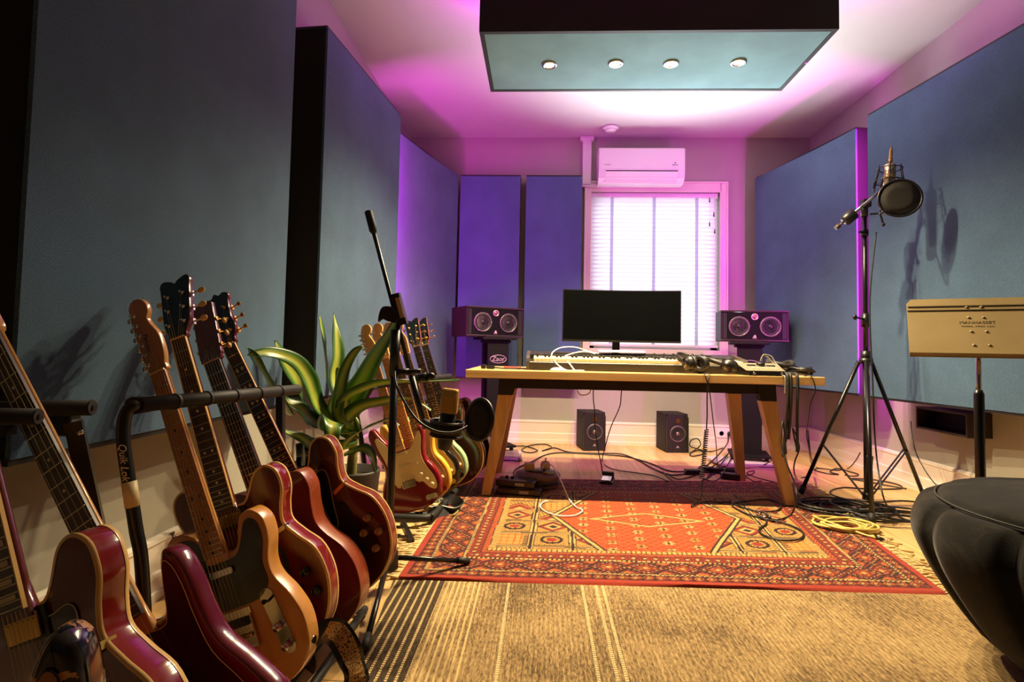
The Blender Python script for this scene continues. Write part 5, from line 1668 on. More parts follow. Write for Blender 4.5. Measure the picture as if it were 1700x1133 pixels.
def glossy(name, c1, c2, rough=.18, scale=3, stretch=(14, 1, 14)):
    if name in MATS: return MATS[name]
    m = mat(name, c1, rough, coat=.6)
    t = NT(m)
    n_ = t.noise(t.coords(stretch), scale, 5, .6, .5)
    t.base(t.ramp(n_.outputs['Fac'], [(.3, c1), (.7, c2)]))
    return m


M_maple = glossy('maple_neck', (196, 140, 72), (220, 166, 96))
M_maplef = glossy('shaded_maple_board', (170, 108, 54), (190, 128, 68), .25)  # darker copy of the neck maple, dim light on front faces painted in
M_rose = glossy('rosewood', (40, 22, 16), (58, 32, 22), .4)
M_ebony = glossy('ebony', (22, 17, 15), (34, 26, 22), .35)
M_mahog = glossy('mahogany_neck', (86, 30, 20), (108, 42, 28))
M_cream = mat('cream_binding', (226, 184, 112), .35, coat=.3)
M_pearl = mat('pearl_inlay', (198, 180, 140), .25)
M_fret = mat('fret_wire', (200, 184, 150), .2, 1.)
M_str = mat('steel_string', (206, 190, 150), .25, 1.)
M_strn = mat('nylon_string', (226, 206, 160), .3)


def gibson_binding(out, z, w, h, up):
    """ring of binding on the edge at height z; up=1 front edge, -1 back edge"""
    o1 = inset2([V(p) for p in out], -.0007); o2 = inset2([V(p) for p in out], w)
    n = len(out)
    zt = z + .0007 * up
    vs = [(p.x, p.y, z - h * up) for p in o1] + [(p.x, p.y, zt) for p in o1] + [(p.x, p.y, zt) for p in o2]
    fs = []
    for k in range(n):
        j = (k + 1) % n
        fs.append((k, j, n + j, n + k)); fs.append((n + k, n + j, 2 * n + j, 2 * n + k))
    return vs, fs


def guitar(label, M, kind, body, top, rim=None, neck=None, board=None, head='tele', head_m=None, scale=.648, nfr=21, thick=.045, wn=.042, we=.056, zf=.016,
           rnd=.006, binding=None, inlay='dot', strings=6, str_m=None, guard=None, extras=(), tuner='chrome', group=None, nbind=False, far=False, name='electric_guitar', cat='guitar', headside=-1):
    rim = rim or body; neck = neck or M_maple; board = board or M_rose; head_m = head_m or neck; str_m = str_m or M_str
    g = thing(name, label, cat, M=M, group=group)
    b = lambda nm, mb, m, p=g: mb.build(nm, m, p, True)
    out = sm(OUT[kind], 3 if far else 5)
    if area2(out) < 0: out = out[::-1]
    # body: sides and back in one skin, face as its own plate
    bd = MB().prism(out, -thick, 0, rnd=rnd)
    if top is not rim:
        bd.mi = [0] * len(bd.f); bd.mi[-1] = 1
        b('body', bd, [rim, top])
    else:
        b('body', bd, rim)
    if binding:
        for up, z in ((1, 0), (-1, -thick)):
            v_, f_ = gibson_binding(out, z, .0045, .0055, up)
            b('binding', MB().add(v_, f_, True), binding)
    # neck
    yend = scale * 2 ** (-nfr / 12.) - .004
    def width(y): return we + (wn - we) * (y - yend) / (scale - yend)
    heel = yend - (.0 if kind != 'semi' else .0)
    L0 = {'tele': .186, 'strat': .182, 'bass': .246, 'semi': .17, 'nylon': .22}[kind] - .012
    nb = MB()
    K = 9
    def nk(i, j):
        y = [L0, L0 + .05, (L0 + scale) / 2, scale][i]
        w = width(max(y, yend)) / 2
        dpt = [.030, .021, .0185, .0165][i]
        a = pi * j / (K - 1)
        return V((w * cos(a), y, zf - .006 - dpt * (sin(a) ** .7 if 0 < j < K - 1 else 0)))
    vs = [nk(i, j) for i in range(4) for j in range(K)]
    fs = [(i * K + j, i * K + j + 1, (i + 1) * K + j + 1, (i + 1) * K + j) for i in range(3) for j in range(K - 1)]
    fs += [tuple(range(K)), tuple(3 * K + K - 1 - j for j in range(K))]
    fs += [(i * K, (i + 1) * K, (i + 1) * K + K - 1, i * K + K - 1) for i in range(3)]
    nb.add(vs, fs, [True] * (3 * (K - 1)) + [False] * (len(fs) - 3 * (K - 1)))
    b('neck', nb, neck)
    # fretboard
    fb = MB()
    we2, wn2 = width(yend) / 2, wn / 2
    fb.hexa([(-we2, yend, zf - .0058), (we2, yend, zf - .0058), (wn2, scale, zf - .0058), (-wn2, scale, zf - .0058)], [(-we2, yend, zf), (we2, yend, zf), (wn2, scale, zf), (-wn2, scale, zf)])
    fbo = b('fretboard', fb, board)
    if nbind:
        nbm = MB()
        for s_ in (-1, 1):
            nbm.hexa(*[[(s_ * we2 - .0012, yend, z), (s_ * we2 + .0012, yend, z), (s_ * wn2 + .0012, scale, z), (s_ * wn2 - .0012, scale, z)] for z in (zf - .0056, zf + .0004)])
        b('fretboard_binding', nbm, M_cream, fbo)
    fm_ = MB()
    for k in range(1, nfr + 1):
        y = scale * 2 ** (-k / 12.)
        fm_.box((0, y, zf + .0005), (width(y) - .002, .0021, .0014))
    b('frets', fm_, M_fret, fbo)
    im = MB()
    for k in (3, 5, 7, 9, 12, 15, 17, 19, 21):
        if k > nfr: continue
        y = scale * (2 ** (-k / 12.) + 2 ** (-(k - 1) / 12.)) / 2
        hgt = scale * (2 ** (-(k - 1) / 12.) - 2 ** (-k / 12.))
        if inlay == 'dot':
            for x in ((-.011, .011) if k == 12 else (0,)): im.prism(circ(.0034, 10, x, y), zf, zf + .0004)
        elif inlay == 'block':
            im.prism([(-width(y) * .34, y - hgt * .3), (width(y) * .34, y - hgt * .3), (width(y) * .34, y + hgt * .3), (-width(y) * .34, y + hgt * .3)], zf, zf + .0004)
        elif inlay == 'diamond':
            for x in (-.009, .009): im.prism([(x - .006, y), (x, y - hgt * .26), (x + .006, y), (x, y + hgt * .26)], zf, zf + .0004)
    if im.v: b('inlays', im, (M_black if board is M_maplef else M_pearl), fbo)
    b('nut', MB().box((0, scale + .002, zf + .0005), (wn, .004, .006)), M_cream)
    # headstock
    tilt = {'tele': 0., 'strat': 0., 'open': 15., 'crown': 14., 'slot': 13.}[head]
    H = Matrix.Translation((0, scale + .004, zf - (.004 if tilt == 0 else .001))) @ Matrix.Rotation(-radians(tilt), 4, 'X')
    ho = sm(HEAD[head], 4)
    hs = MB().prism(ho, -.015, 0, H, rnd=.0015)
    hs.mi = [0] * len(hs.f); hs.mi[-1] = 1
    hm = b('headstock', hs, [neck, head_m])
    tm = {'chrome': M_chrome, 'gold': M_gold}.get(tuner, M_chrome)
    btn = {'chrome': M_chrome, 'gold': M_gold, 'cream': mat('cream_button', (226, 186, 110), .35), 'goldcream': mat('amber_button', (196, 150, 80), .35)}[tuner]
    posts = []
    if head in ('tele', 'strat'):
        nt = strings
        stp = .0255 if nt == 6 else .036
        for k in range(nt):
            posts.append((-.019 - .001 * k * (1 if head == 'strat' else 0) + .006 * (nt == 4), .022 + stp * k, -1))
    else:
        for k in range(3):
            posts.append((-.023, .040 + .042 * k, -1)); posts.append((.023, .040 + .042 * k, 1))
    for (x, y, s_) in posts:
        T = H @ Matrix.Translation((x, y, 0))
        if head == 'slot':
            tp = MB().tube([H @ V((x - s_ * .009, y, -.007)), H @ V((x + s_ * .016, y, -.007))], .0042, 8)
            po = b('tuning_peg', tp, M_strn)
            tb = MB().tube([H @ V((s_ * .037, y, -.007)), H @ V((s_ * .041, y, -.007))], .006, 8); tb.tube([H @ V((s_ * .040, y, -.007)), H @ V((s_ * .041, y, -.026))], .0022, 8)
            b('gear', tb, M_gold, po)
            b('button', MB().ball(H @ V((s_ * .042, y, -.034)), (.006, .0095, .009), 10), btn, po)
        else:
            po = b('tuning_peg', MB().lathe([(.0052, -.002), (.0052, .0015), (.0032, .002), (.0028, .010), (.0034, .012), (0, .0122)], 10, T), tm)
            ex = -1 if head in ('tele', 'strat') else s_
            e0 = .034 if head in ('tele', 'strat') else .044
            xo = ex * e0
            sh = MB().tube([H @ V((xo - ex * .008, y, -.02)), H @ V((xo + ex * .012, y, -.02))], .0025, 8)
            sh.box((x + ex * .004, y, -.0195), (.022, .016, .010), H)
            b('shaft', sh, tm, po)
            big = tuner == 'cream'
            b('button', MB().ball(H @ V((xo + ex * (.021 if big else .017), y, -.02)), (.0115 if big else .0075, .0085 if big else .0075, .0035), 10), btn, po)
    if head == 'slot':
        for s_ in (-1, 1):
            b('slot_recess', MB().prism([(s_ * .017 + q[0], .098 + q[1]) for q in rrect(.014, .128, .006)], 0, .0005, H), mat('slot_inner', (120, 58, 40), .5), hm)
    # strings
    hw_n, hw_b = wn / 2 - .0042, (we / 2 - .002 if kind != 'bass' else we / 2 - .003)
    for k in range(strings):
        f_ = (k / (strings - 1) - .5) * 2
        r_ = (.0006 - .00005 * k) * (1.5 if kind == 'bass' else 1.0)
        if kind == 'nylon': r_ *= 1.2
        if head in ('tele', 'strat'): px_, py_, _ = posts[k]
        else:
            q = [0, 2, 4, 5, 3, 1][k]
            px_, py_, _ = posts[q]
        tip = H @ V((px_, py_, .006 if head != 'slot' else -.004))
        mb_ = MB().tube([V((f_ * hw_b, -.002, .0135)), V((f_ * hw_n, scale, zf + .0022)), tip], r_, 4 if far else 5)
        b('string', mb_, str_m)
    if guard:
        go, gm, edge = guard
        gb = MB().prism(sm(go, 4), .0004, .0026)
        go_ = b('pickguard', gb, gm)
        if edge:
            o1 = [V(p) for p in sm(go, 4)]
            b('guard_edge', MB().tube([V((p.x, p.y, .0022)) for p in o1], .0009, 5, closed=True), edge, go_)
    for fn in extras: fn(g, b, out, thick)
    return g


# hardware ---------------------------------------------------------------
def ex_bridge_tele(g, b, out, th):
    br = b('bridge', MB().box((0, .012, .0022), (.082, .088, .003)), M_chrome)
    b('bridge_pickup', MB().prism([(p[0], p[1] + .028) for p in rrect(.068, .02, .006)], .0035, .0065), M_black, br)
    for k in range(3): b('saddle', MB().cyl((-.024 + .024 * k - .0095, -.004, .0095), (-.024 + .024 * k + .0095, -.004, .0095), .004, 8), M_gold, br)
    lip = MB()
    for s_ in (-1, 1): lip.box((s_ * .0402, .005, .006), (.0016, .074, .009))
    lip.box((0, -.0315, .006), (.082, .0016, .009)); b('bridge_lip', lip, M_chrome, br)


def ex_control_tele(g, b, out, th):
    A = frame_m((.098, .005, .0008), (cos(radians(8)), sin(radians(8)), 0), (-sin(radians(8)), cos(radians(8)), 0), (0, 0, 1))
    cp = b('control_plate', MB().prism(rrect(.034, .155, .0165), 0, .0018, A), M_chrome)
    for y in (-.058, -.012):
        b('knob', MB().lathe([(.0095, .0018), (.0092, .016), (.008, .0185), (0, .0185)], 16, A @ Matrix.Translation((0, y, 0))), M_chrome, cp)
    b('selector_switch', MB().tube([A @ V((0, .048, .001)), A @ V((.004, .052, .016)), A @ V((.005, .053, .024))], [.003, .0035, .006], 8), M_black, cp)


def pickup(y, w, h, m, pole=True, rot=0.):
    def f(g, b, out, th):
        R = Matrix.Translation((0, y, 0)) @ Matrix.Rotation(radians(rot), 4, 'Z')
        p = b('pickup', MB().prism(rrect(w, h, min(h / 2 - .0005, .006)), .002, .0085, R, rnd=.001), m)
        if pole:
            for k in range(6): b('pole_piece', MB().lathe([(.0022, .0085), (.002, .0095), (0, .0095)], 8, R @ Matrix.Translation((-.026 + .0104 * k, 0, 0))), M_fret, p)
    return f


def humbucker(y, m, ring):
    def f(g, b, out, th):
        rg = b('pickup_ring', MB().prism([(p[0], p[1] + y) for p in rrect(.09, .046, .004)], .0004, .0055), ring)
        hb = b('pickup', MB().prism([(p[0], p[1] + y) for p in rrect(.07, .037, .004)], .0055, .0105, rnd=.001), m)
        for k in range(6): b('pole_piece', MB().lathe([(.0022, .0105), (.002, .0113), (0, .0113)], 8, Matrix.Translation((-.026 + .0104 * k, y + .009, 0))), M_gold, hb)
    return f


def knobs(pts, m, r=.012, h=.017):
    def f(g, b, out, th):
        for x, y in pts:
            b('knob', MB().lathe([(r, .0005), (r * .96, h * .55), (r * .8, h), (0, h)], 18, Matrix.Translation((x, y, 0))), m)
    return f


def strap_button(x, y, dx, dy, z=-.022):
    def f(g, b, out, th):
        A = zto((x, y, z), (dx, dy, 0), (0, 0, 1))
        b('strap_button', MB().lathe([(.007, -.004), (.006, .001), (.0035, .004), (.0035, .009), (.0075, .013), (.006, .0155), (0, .016)], 12, A), M_chrome)
    return f


def ex_tom(g, b, out, th):
    br = b('bridge', MB().prism(rrect(.086, .013, .005), .008, .0135), M_gold)
    for s_ in (-1, 1): b('bridge_post', MB().cyl((s_ * .037, 0, 0), (s_ * .037, 0, .009), .004, 8), M_gold, br)
    b('tailpiece', MB().prism([(p[0], p[1] - .045) for p in rrect(.1, .015, .007)], .008, .018), M_gold)


FH = [(.082, -.075), (.096, -.090), (.112, -.084), (.112, -.068), (.100, -.062), (.098, -.072), (.090, -.070), (.098, -.040), (.112, .000), (.118, .040), (.112, .070), (.100, .082), (.090, .074), (.092, .062), (.102, .062), (.104, .048), (.096, .010), (.086, -.030), (.078, -.055)]
FH = [(x, y - .035) for x, y in FH]
def ex_fholes(g, b, out, th):
    for s_ in (-1, 1):
        o = [(s_ * x, y) for x, y in sm(FH, 3)]
        b('f_hole', MB().prism(o, .0002, .0008), M_blackmatt)


def bracket(x, y, m, z=-.003):
    def f(g, b, out, th):
        b('guard_bracket', MB().bar((x - .036, y - .012, .007), (x + .003, y, .007), .011, .003, up=(0, 0, 1)).box((x + .0035, y, -.004), (.003, .011, .024)), m)
    return f


GUARD_SEMI = [(x, y - .05) for x, y in [(.034, .190), (.060, .200), (.088, .205), (.100, .190), (.094, .150), (.078, .095), (.066, .040), (.052, .028), (.046, .045), (.046, .120), (.036, .135)]]
GUARD_TELE = [(-.028, .188), (-.040, .226), (-.064, .244), (-.100, .246), (-.126, .216), (-.127, .178), (-.108, .120), (-.104, .075), (-.042, .062), (.044, .062), (.078, .068), (.104, .095), (.104, .140), (.122, .190), (.121, .228), (.106, .244), (.090, .240), (.074, .212), (.058, .186), (.034, .172), (-.028, .172)]
GUARD_STRAT = [(-.028, .184), (-.060, .205), (-.086, .240), (-.104, .262), (-.118, .250), (-.112, .200), (-.098, .150), (-.088, .100), (-.082, .040), (-.066, -.005), (-.046, -.012), (-.042, .0), (.040, .0), (.052, -.008), (.075, -.010), (.100, -.045), (.128, -.060), (.142, -.040), (.138, .005), (.116, .055), (.104, .095), (.106, .140), (.126, .205), (.126, .238), (.112, .236), (.086, .198), (.058, .170), (.036, .164), (-.028, .164)]
GUARD_BASS = [(-.034, .250), (-.062, .272), (-.084, .315), (-.100, .350), (-.112, .340), (-.112, .280), (-.104, .200), (-.060, .120), (.040, .030), (.090, -.030), (.130, -.030), (.148, .010), (.130, .085), (.106, .150), (.106, .215), (.112, .272), (.110, .310), (.098, .325), (.080, .292), (.060, .245), (.038, .230)]

M_guardb = mat('black_pickguard', (15, 13, 12), .25, coat=.4)
M_knobb = mat('black_knob', (16, 14, 13), .3)
M_knobg = mat('amber_knob', (150, 96, 40), .25, coat=.5)
M_cherry_f = glossy('cherry_front', (74, 16, 12), (96, 24, 16), .16)
M_cherry_r = glossy('cherry_rim', (120, 26, 24), (138, 36, 30), .14)
M_burst_f = glossy('shaded_sunburst_front', (48, 16, 10), (70, 26, 14), .16)  # near black-brown front: the low light on the face is in the colour
M_burst_r = glossy('sunburst_rim', (120, 48, 24), (140, 60, 32), .18)
M_maroon = glossy('maroon_paint', (98, 18, 26), (104, 20, 30), .14)
M_butter = glossy('butterscotch', (196, 134, 62), (214, 152, 78), .28)
M_nyl_f = glossy('mahogany_front', (70, 24, 16), (88, 32, 20), .25)
M_nyl_r = glossy('mahogany_rim', (132, 56, 30), (156, 72, 42), .3)

# the near rack ----------------------------------------------------------
semi_kn = [(.118, -.10), (.150, -.055), (.142, -.135), (.172, -.095)]
GN = 'guitars in the nearest rack'
M1 = place((-86, 540), (20, 1012), .451, .628, -13)
guitar('cherry hollow-body guitar with cream binding and block inlays, nearest whole guitar', M1, 'semi', M_cherry_r, M_cherry_f, rim=M_cherry_r, neck=M_mahog, head='open', head_m=M_guardb, scale=.628, nfr=22, thick=.047, rnd=.0015, zf=.020,
       binding=M_cream, inlay='block', nbind=True, tuner='gold', group=GN, name='semi_hollow_guitar',
       guard=(GUARD_SEMI, M_guardb, mat('cream_line', (206, 180, 130), .4)), extras=(ex_tom, ex_fholes, humbucker(.145, M_gold, M_black), humbucker(.045, M_gold, M_black), knobs(semi_kn, M_knobg), bracket(.132, .085, mat('cream_bracket', (214, 178, 100), .3, .4))))
M2 = place((-20, 558), (212, 1031), .592, .864, -8)
guitar('maroon bass guitar with dark pickguard, its maple neck behind the padded rail', M2, 'bass', M_maroon, M_maroon, neck=M_maple, board=M_rose, head='strat', scale=.864, nfr=20, thick=.045, wn=.042, we=.062, rnd=.012, strings=4, group=GN,
       guard=(GUARD_BASS, mat('tortoise_guard', (46, 16, 14), .25, coat=.4), M_cream), name='bass_guitar', extras=(strap_button(-.128, .397, -.1, 1), strap_button(.0, -.104, 0, -1), pickup(.135, .09, .03, M_black, False), knobs([(.105, .01), (.118, -.03)], M_chrome)))
wm = mat('worn_black_lacquer', (14, 12, 14), .2, coat=.6)
t = NT(wm)
v = t.coords()
n1 = t.noise(v, 26, 6, .62, 1.2); n2 = t.noise(v, 5, 2)
fac = t.math('GREATER_THAN', t.math('ADD', n1.outputs['Fac'], t.math('MULTIPLY', n2.outputs['Fac'], .25)), .70)
t.base(t.mix(fac, srgb(15, 13, 17), srgb(196, 132, 72)))
t.rough(t.math('ADD', .16, t.math('MULTIPLY', fac, .4)))
M0 = place((-300, 560), (-30, 1130), .30, .648, 14)
M0 = frame_m(PY_(98, 1038, .50), (1, 0, 0), (0, 0, 1), (0, -1, 0))
a_ = radians(14)
n_ = V((sin(a_), -cos(a_), 0)); u_ = V((-.36, 0, .93)).normalized(); u_ = (u_ - n_ * u_.dot(n_)).normalized(); r_ = u_.cross(n_)
tipw = PY_(98, 1078, .50)
O0 = tipw - r_ * .135 - u_ * .255
M0 = frame_m(O0, r_, u_, n_)
guitar('black guitar with worn patches of bare wood, body cropped at the corner', M0, 'strat', wm, wm, neck=M_maple, board=M_maplef, head='strat', scale=.648, rnd=.013, group=GN,
       guard=(GUARD_STRAT, mat('tan_pickguard', (150, 92, 48), .35), M_black), extras=(pickup(.15, .07, .017, M_cream), pickup(.09, .07, .017, M_cream), pickup(.03, .07, .017, M_cream, rot=8), knobs([(.075, .025), (.098, -.005), (.118, -.032)], M_cream, .011, .015)))

# the middle rack --------------------------------------------------------
GM = 'guitars in the rack behind the padded bar'
M3 = place((259.4, 618.6), (355, 929), .463, .648, -7)
tele = guitar('butterscotch solid guitar with black pickguard and maple neck', M3, 'tele', M_butter, M_butter, neck=M_maple, board=M_maplef, head='tele', head_m=M_maplef, scale=.648, nfr=21, thick=.046, rnd=.004, zf=.013, group=GM,
              guard=(GUARD_TELE, M_guardb, None), extras=(ex_bridge_tele, ex_control_tele, pickup(.148, .062, .016, M_chrome, False, 0), strap_button(-.118, .261, -.2, 1), strap_button(0, -.134, 0, -1),
              lambda g, b, out, th: b('jack_cup', MB().lathe([(.012, .001), (.011, -.004), (.005, -.006), (0, -.006)], 16, zto((.150, -.070, -.022), (1, -.5, 0))), M_chrome)))
Hm = M3 @ Matrix.Translation((0, .652, .009))
wtxt('script_lettering', 'Fender', .017, Hm @ frame_m((-.006, .075, .0006), (0, -1, 0), (1, 0, 0), (0, 0, 1)), M_ink if 'M_ink' in globals() else M_black, tele, False, .0003, .3)
semi_kn3 = [(.128, -.070), (.158, -.035), (.142, -.125), (.172, -.085)]
M4 = place((296.9, 562.7), (373, 843), .451, .628, -6)
guitar('cherry semi-hollow guitar with black headstock and cream tuner buttons', M4, 'semi', M_cherry_r, M_cherry_f, rim=M_cherry_r, neck=M_mahog, board=M_rose, head='open', head_m=M_guardb, scale=.628, nfr=22, thick=.047, rnd=.0015, zf=.020,
       binding=M_cream, inlay='dot', nbind=True, tuner='cream', group=GM, name='semi_hollow_guitar', guard=(GUARD_SEMI, M_guardb, mat('cream_line', (206, 180, 130), .4)),
       extras=(ex_tom, ex_fholes, humbucker(.145, mat('aged_nickel', (150, 120, 66), .3, .8), M_black), humbucker(.045, mat('aged_nickel', (150, 120, 66), .3, .8), M_black), knobs(semi_kn3, mat('black_gold_knob', (30, 24, 18), .2, .2)), bracket(.132, .085, M_chrome)))
M5 = place((350, 601), (350 + .335 * 251, 601 + .942 * 251), .433, .650, -6)
guitar('plain mahogany nylon-string guitar with slotted headstock', M5, 'nylon', M_nyl_r, M_nyl_f, rim=M_nyl_r, neck=M_mahog, board=M_ebony, head='slot', head_m=M_mahog, scale=.650, nfr=19, thick=.062, wn=.052, we=.062, rnd=.002, zf=.014, inlay='none',
       tuner='goldcream', str_m=M_strn, group=GM, name='classical_guitar', extras=(
       lambda g, b, out, th: b('bridge', MB().box((0, 0, .005), (.17, .026, .009), bev=.003), M_ebony),))
M6 = place((380.5, 574), (482.8, 793), .451, .628, -5)
guitar('sunburst semi-hollow guitar with shaded front, double cream binding and amber knobs', M6, 'semi', M_burst_r, M_burst_f, rim=M_burst_r, neck=M_mahog, board=M_ebony, head='crown', head_m=M_guardb, scale=.628, nfr=22, thick=.047, rnd=.0015, zf=.020,
       binding=M_cream, inlay='diamond', nbind=True, tuner='gold', group=GM, name='semi_hollow_guitar', guard=(GUARD_SEMI, M_guardb, mat('cream_line', (206, 180, 130), .4)),
       extras=(ex_tom, ex_fholes, humbucker(.145, M_gold, M_black), humbucker(.045, M_gold, M_black), knobs(semi_kn3, M_knobg), bracket(.132, .085, M_gold)))

# the far rack -----------------------------------------------------------
GF = 'guitars in the far rack'
M_redp = glossy('candy_red', (112, 14, 20), (120, 16, 24), .14)
M_yel = glossy('vintage_yellow', (222, 172, 50), (230, 182, 62), .2)
M_mint = glossy('pale_mint', (160, 190, 140), (168, 198, 148), .2)
M_blk = glossy('black_gloss', (16, 13, 12), (20, 16, 14), .14)
M_sun = glossy('dark_brown_burst', (56, 22, 14), (84, 36, 18), .16)
M_wguard = mat('aged_white_guard', (216, 192, 140), .35)
strat_ex = (pickup(.150, .070, .017, M_wguard), pickup(.088, .070, .017, M_wguard), pickup(.026, .070, .017, M_wguard, rot=8), knobs([(.078, .028), (.100, -.004), (.120, -.034)], M_wguard, .011, .015),
            lambda g, b, out, th: b('bridge', MB().box((0, -.004, .005), (.075, .034, .009), bev=.002), M_chrome),
            lambda g, b, out, th: b('jack_plate', MB().prism([(p[0] + .098, p[1] - .092) for p in rrect(.062, .026, .012)], .0006, .003, Matrix.Rotation(0, 4, 'Z')), M_chrome),
            lambda g, b, out, th: b('selector_switch', MB().tube([V((.072, .085, .002)), V((.078, .088, .018))], .003, 8), M_wguard))
B0 = place((620.5, 600), (677.6, 804), .648, .648, -8)
specs = [('red double-horned guitar with white pickguard, front one of the far rack', M_redp, M_maplef, M_wguard, 'strat', 'strat'),
         ('yellow double-horned guitar showing behind the red one', M_yel, M_maplef, M_wguard, 'strat', 'strat'),
         ('black double-horned guitar between the yellow and mint ones', M_blk, M_rose, M_wguard, 'strat', 'strat'),
         ('mint green guitar showing a thin pale edge in the far rack', M_mint, M_rose, M_wguard, 'strat', 'strat')]
for i, (lab, mm, bo, gd, kd, hd) in enumerate(specs):
    Mi = Matrix.Translation((.030 * i, .105 * i, .012 * i)) @ B0
    guitar(lab, Mi, kd, mm, mm, neck=M_maple, board=bo, head=hd, scale=.648, rnd=.013, thick=.044, zf=.013, group=GF, guard=(GUARD_STRAT, gd, None), extras=strat_ex, far=True)
M_far1 = Matrix.Translation((.115, .45, .10)) @ B0
guitar('dark brown single-body guitar with pale inner line, second last in the far rack', M_far1, 'semi', M_sun, M_sun, neck=M_mahog, board=M_rose, head='open', head_m=M_blk, scale=.628, nfr=22, rnd=.004, thick=.05, zf=.02, binding=M_cream, tuner='gold', group=GF, far=True, name='semi_hollow_guitar',
       extras=(ex_tom, humbucker(.145, M_black, M_black), humbucker(.045, M_black, M_black)))
M_far2 = Matrix.Translation((.135, .60, .11)) @ B0
guitar('brown acoustic-looking guitar at the back of the far rack', M_far2, 'semi', M_burst_r, M_burst_f, rim=M_nyl_r, neck=M_mahog, board=M_rose, head='open', head_m=M_blk, scale=.628, nfr=22, rnd=.004, thick=.085, zf=.02, binding=M_blk, tuner='gold', group=GF, far=True, name='acoustic_guitar',
       extras=(ex_tom,))
print('GUITAR', {k: (round(m_.translation.x, 3), round(m_.translation.y, 3), round(m_.translation.z, 3)) for k, m_ in dict(M0=M0, M1=M1, M2=M2, M3=M3, M4=M4, M5=M5, M6=M6, B0=B0, f1=M_far1, f2=M_far2).items()})
# ================================================================== GUITAR RACKS
def foam_bar(o, a, b, r, rings=0, cap=True):
    MB().tube([a, b], r, 16).build('padded_bar', M_foam, o)
    d = (b - a).normalized()
    for k in range(rings):
        c = a + (b - a) * ((k + 1) / (rings + 1))
        MB().tube([c - d * .005, c - d * .004, c + d * .004, c + d * .005], [r, r * 1.14, r * 1.14, r], 16).build('spacer_ring', M_rubber, o)
    if cap:
        MB().tube([b, b + d * .003], [r * .96, r * .9], 16).build('end_cap', M_rubber, o)
        MB().tube([b + d * .003, b + d * .006], [r * .34, r * .3], 12).build('bolt', M_steel, o)


# middle rack
ra, rb = PY_(228, 673, 1.10), PY_(494, 647, 1.70)
rk = thing('guitar_rack', 'black tubular rack with bent end tube and long padded bar, nearer the plant', 'guitar rack', (ra.x, ra.y, 0))
foam_bar(rk, ra, rb, .0155, 5)
P = [PY_(232, 673, 1.110), PY_(222, 674, 1.095), PY_(212, 683, 1.090), PY_(206, 700, 1.087), PY_(205, 735, 1.085), PY_(214, 800, 1.085), PY_(226, 880, 1.085), PY_(235, 935, 1.085)]
q = P[-1]
P += [V((q.x + .015, q.y, q.z - .15)), V((q.x + .028, q.y, .05)), V((q.x - .01, q.y + .02, .02)), V((q.x - .02, q.y + .1, .018)), V((q.x - .04, 1.50, .018))]
MB().tube(catmull(P, 6, False), .0125, 12).build('bent_tube', M_tube, rk)
MB().tube([PY_(221, 674, 1.095), PY_(246, 671, 1.150)], .0175, 14).build('tee_joint', M_rubber, rk)
c = PY_(210.5, 812, 1.085); c2 = PY_(214.2, 800, 1.085); c3 = PY_(220.3, 842, 1.085)
MB().tube([c2, c3], .0134, 14).build('sticker', mat('white_sticker', (206, 188, 140), .5), rk)
lt = (PY_(203, 738, .98) - PY_(208, 782, .98)).normalized()
Ft = frame_m(PY_(206.5, 760, .966), -lt, V((1, 0, 0)), V((0, -1, 0)))
lx = -lt; lz = V((.35, -1, 0)).normalized(); ly = lz.cross(lx).normalized(); lz = lx.cross(ly)
wtxt('script_lettering', 'Quik Lok', .019, frame_m(PY_(209.5, 766, 1.085) + lz * .0132, lx, ly, lz), mat('white_print', (220, 205, 170), .5), rk, extrude=.0003, shear=.3)
p1 = PY_(468, 652, 1.83)
MB().bar(rb - (rb - ra).normalized() * .04, (p1.x - .005, p1.y, p1.z), .018, .018).build('post_bracket', M_tube, rk)
MB().bar((p1.x - .005, p1.y, p1.z), (p1.x + .02, p1.y + .02, .02), .022, .022).build('rear_post', M_tube, rk)
# lower padded rails under the bodies
xs0 = (-.60, -.36)
for x, z in ((-.62, .03), (-.555, .03)):
    MB().tube([V((x, 1.10, z - .012)), V((x + .0, 1.86, z - .012))], .012, 12).build('lower_rail', M_foam, rk)
for y in (1.16, 1.85):
    MB().tube([V((-.80, y, .016)), V((-.545, y, .016))], .011, 10).build('foot_tube', M_tube, rk)

# near rack
e1, e2 = PY_(62, 692, .972), PY_(152, 677, 1.12)
rk = thing('guitar_rack', 'black rack with two stub padded bars and square post, holding the bass neck', 'guitar rack', (-.85, .9, 0))
foam_bar(rk, V((e1.x - .26, .935, e1.z)), e1, .0145, 0)
foam_bar(rk, V((e2.x - .30, 1.085, e2.z - .01)), e2, .0165, 0)
pt = PY_(122, 700, 1.14); pb_ = PY_(165, 900, 1.17)
pdir = (pb_ - pt).normalized()
low = pt + pdir * ((pt.z - .02) / -pdir.z)
MB().bar(pt, low, .03, .03).build('post', M_tube, rk)
MB().box(pt + V((-.02, 0, -.005)), (.05, .03, .05), bev=.004).build('bar_bracket', M_black, rk)
MB().lathe([(.006, 0), (.006, .004), (0, .006)], 10, zto(PY_(134, 718, 1.122), (.3, -1, 0))).build('bolt', M_chrome, rk)
MB().bar((-1.06, .15, e2.z - .045), (-1.06, 1.10, e2.z - .045), .02, .02).build('cross_bar', M_tube, rk)
MB().tube([V((-.62, .1, .14)), V((-.62, .92, .03))], .014, 12).build('lower_rail', M_foam, rk)
MB().tube([V((-.40, .1, .14)), V((-.40, .92, .03))], .014, 12).build('lower_rail', M_foam, rk)
MB().tube([V((-.90, .945, .014)), V((-.36, .945, .014))], .011, 10).build('foot_tube', M_tube, rk)
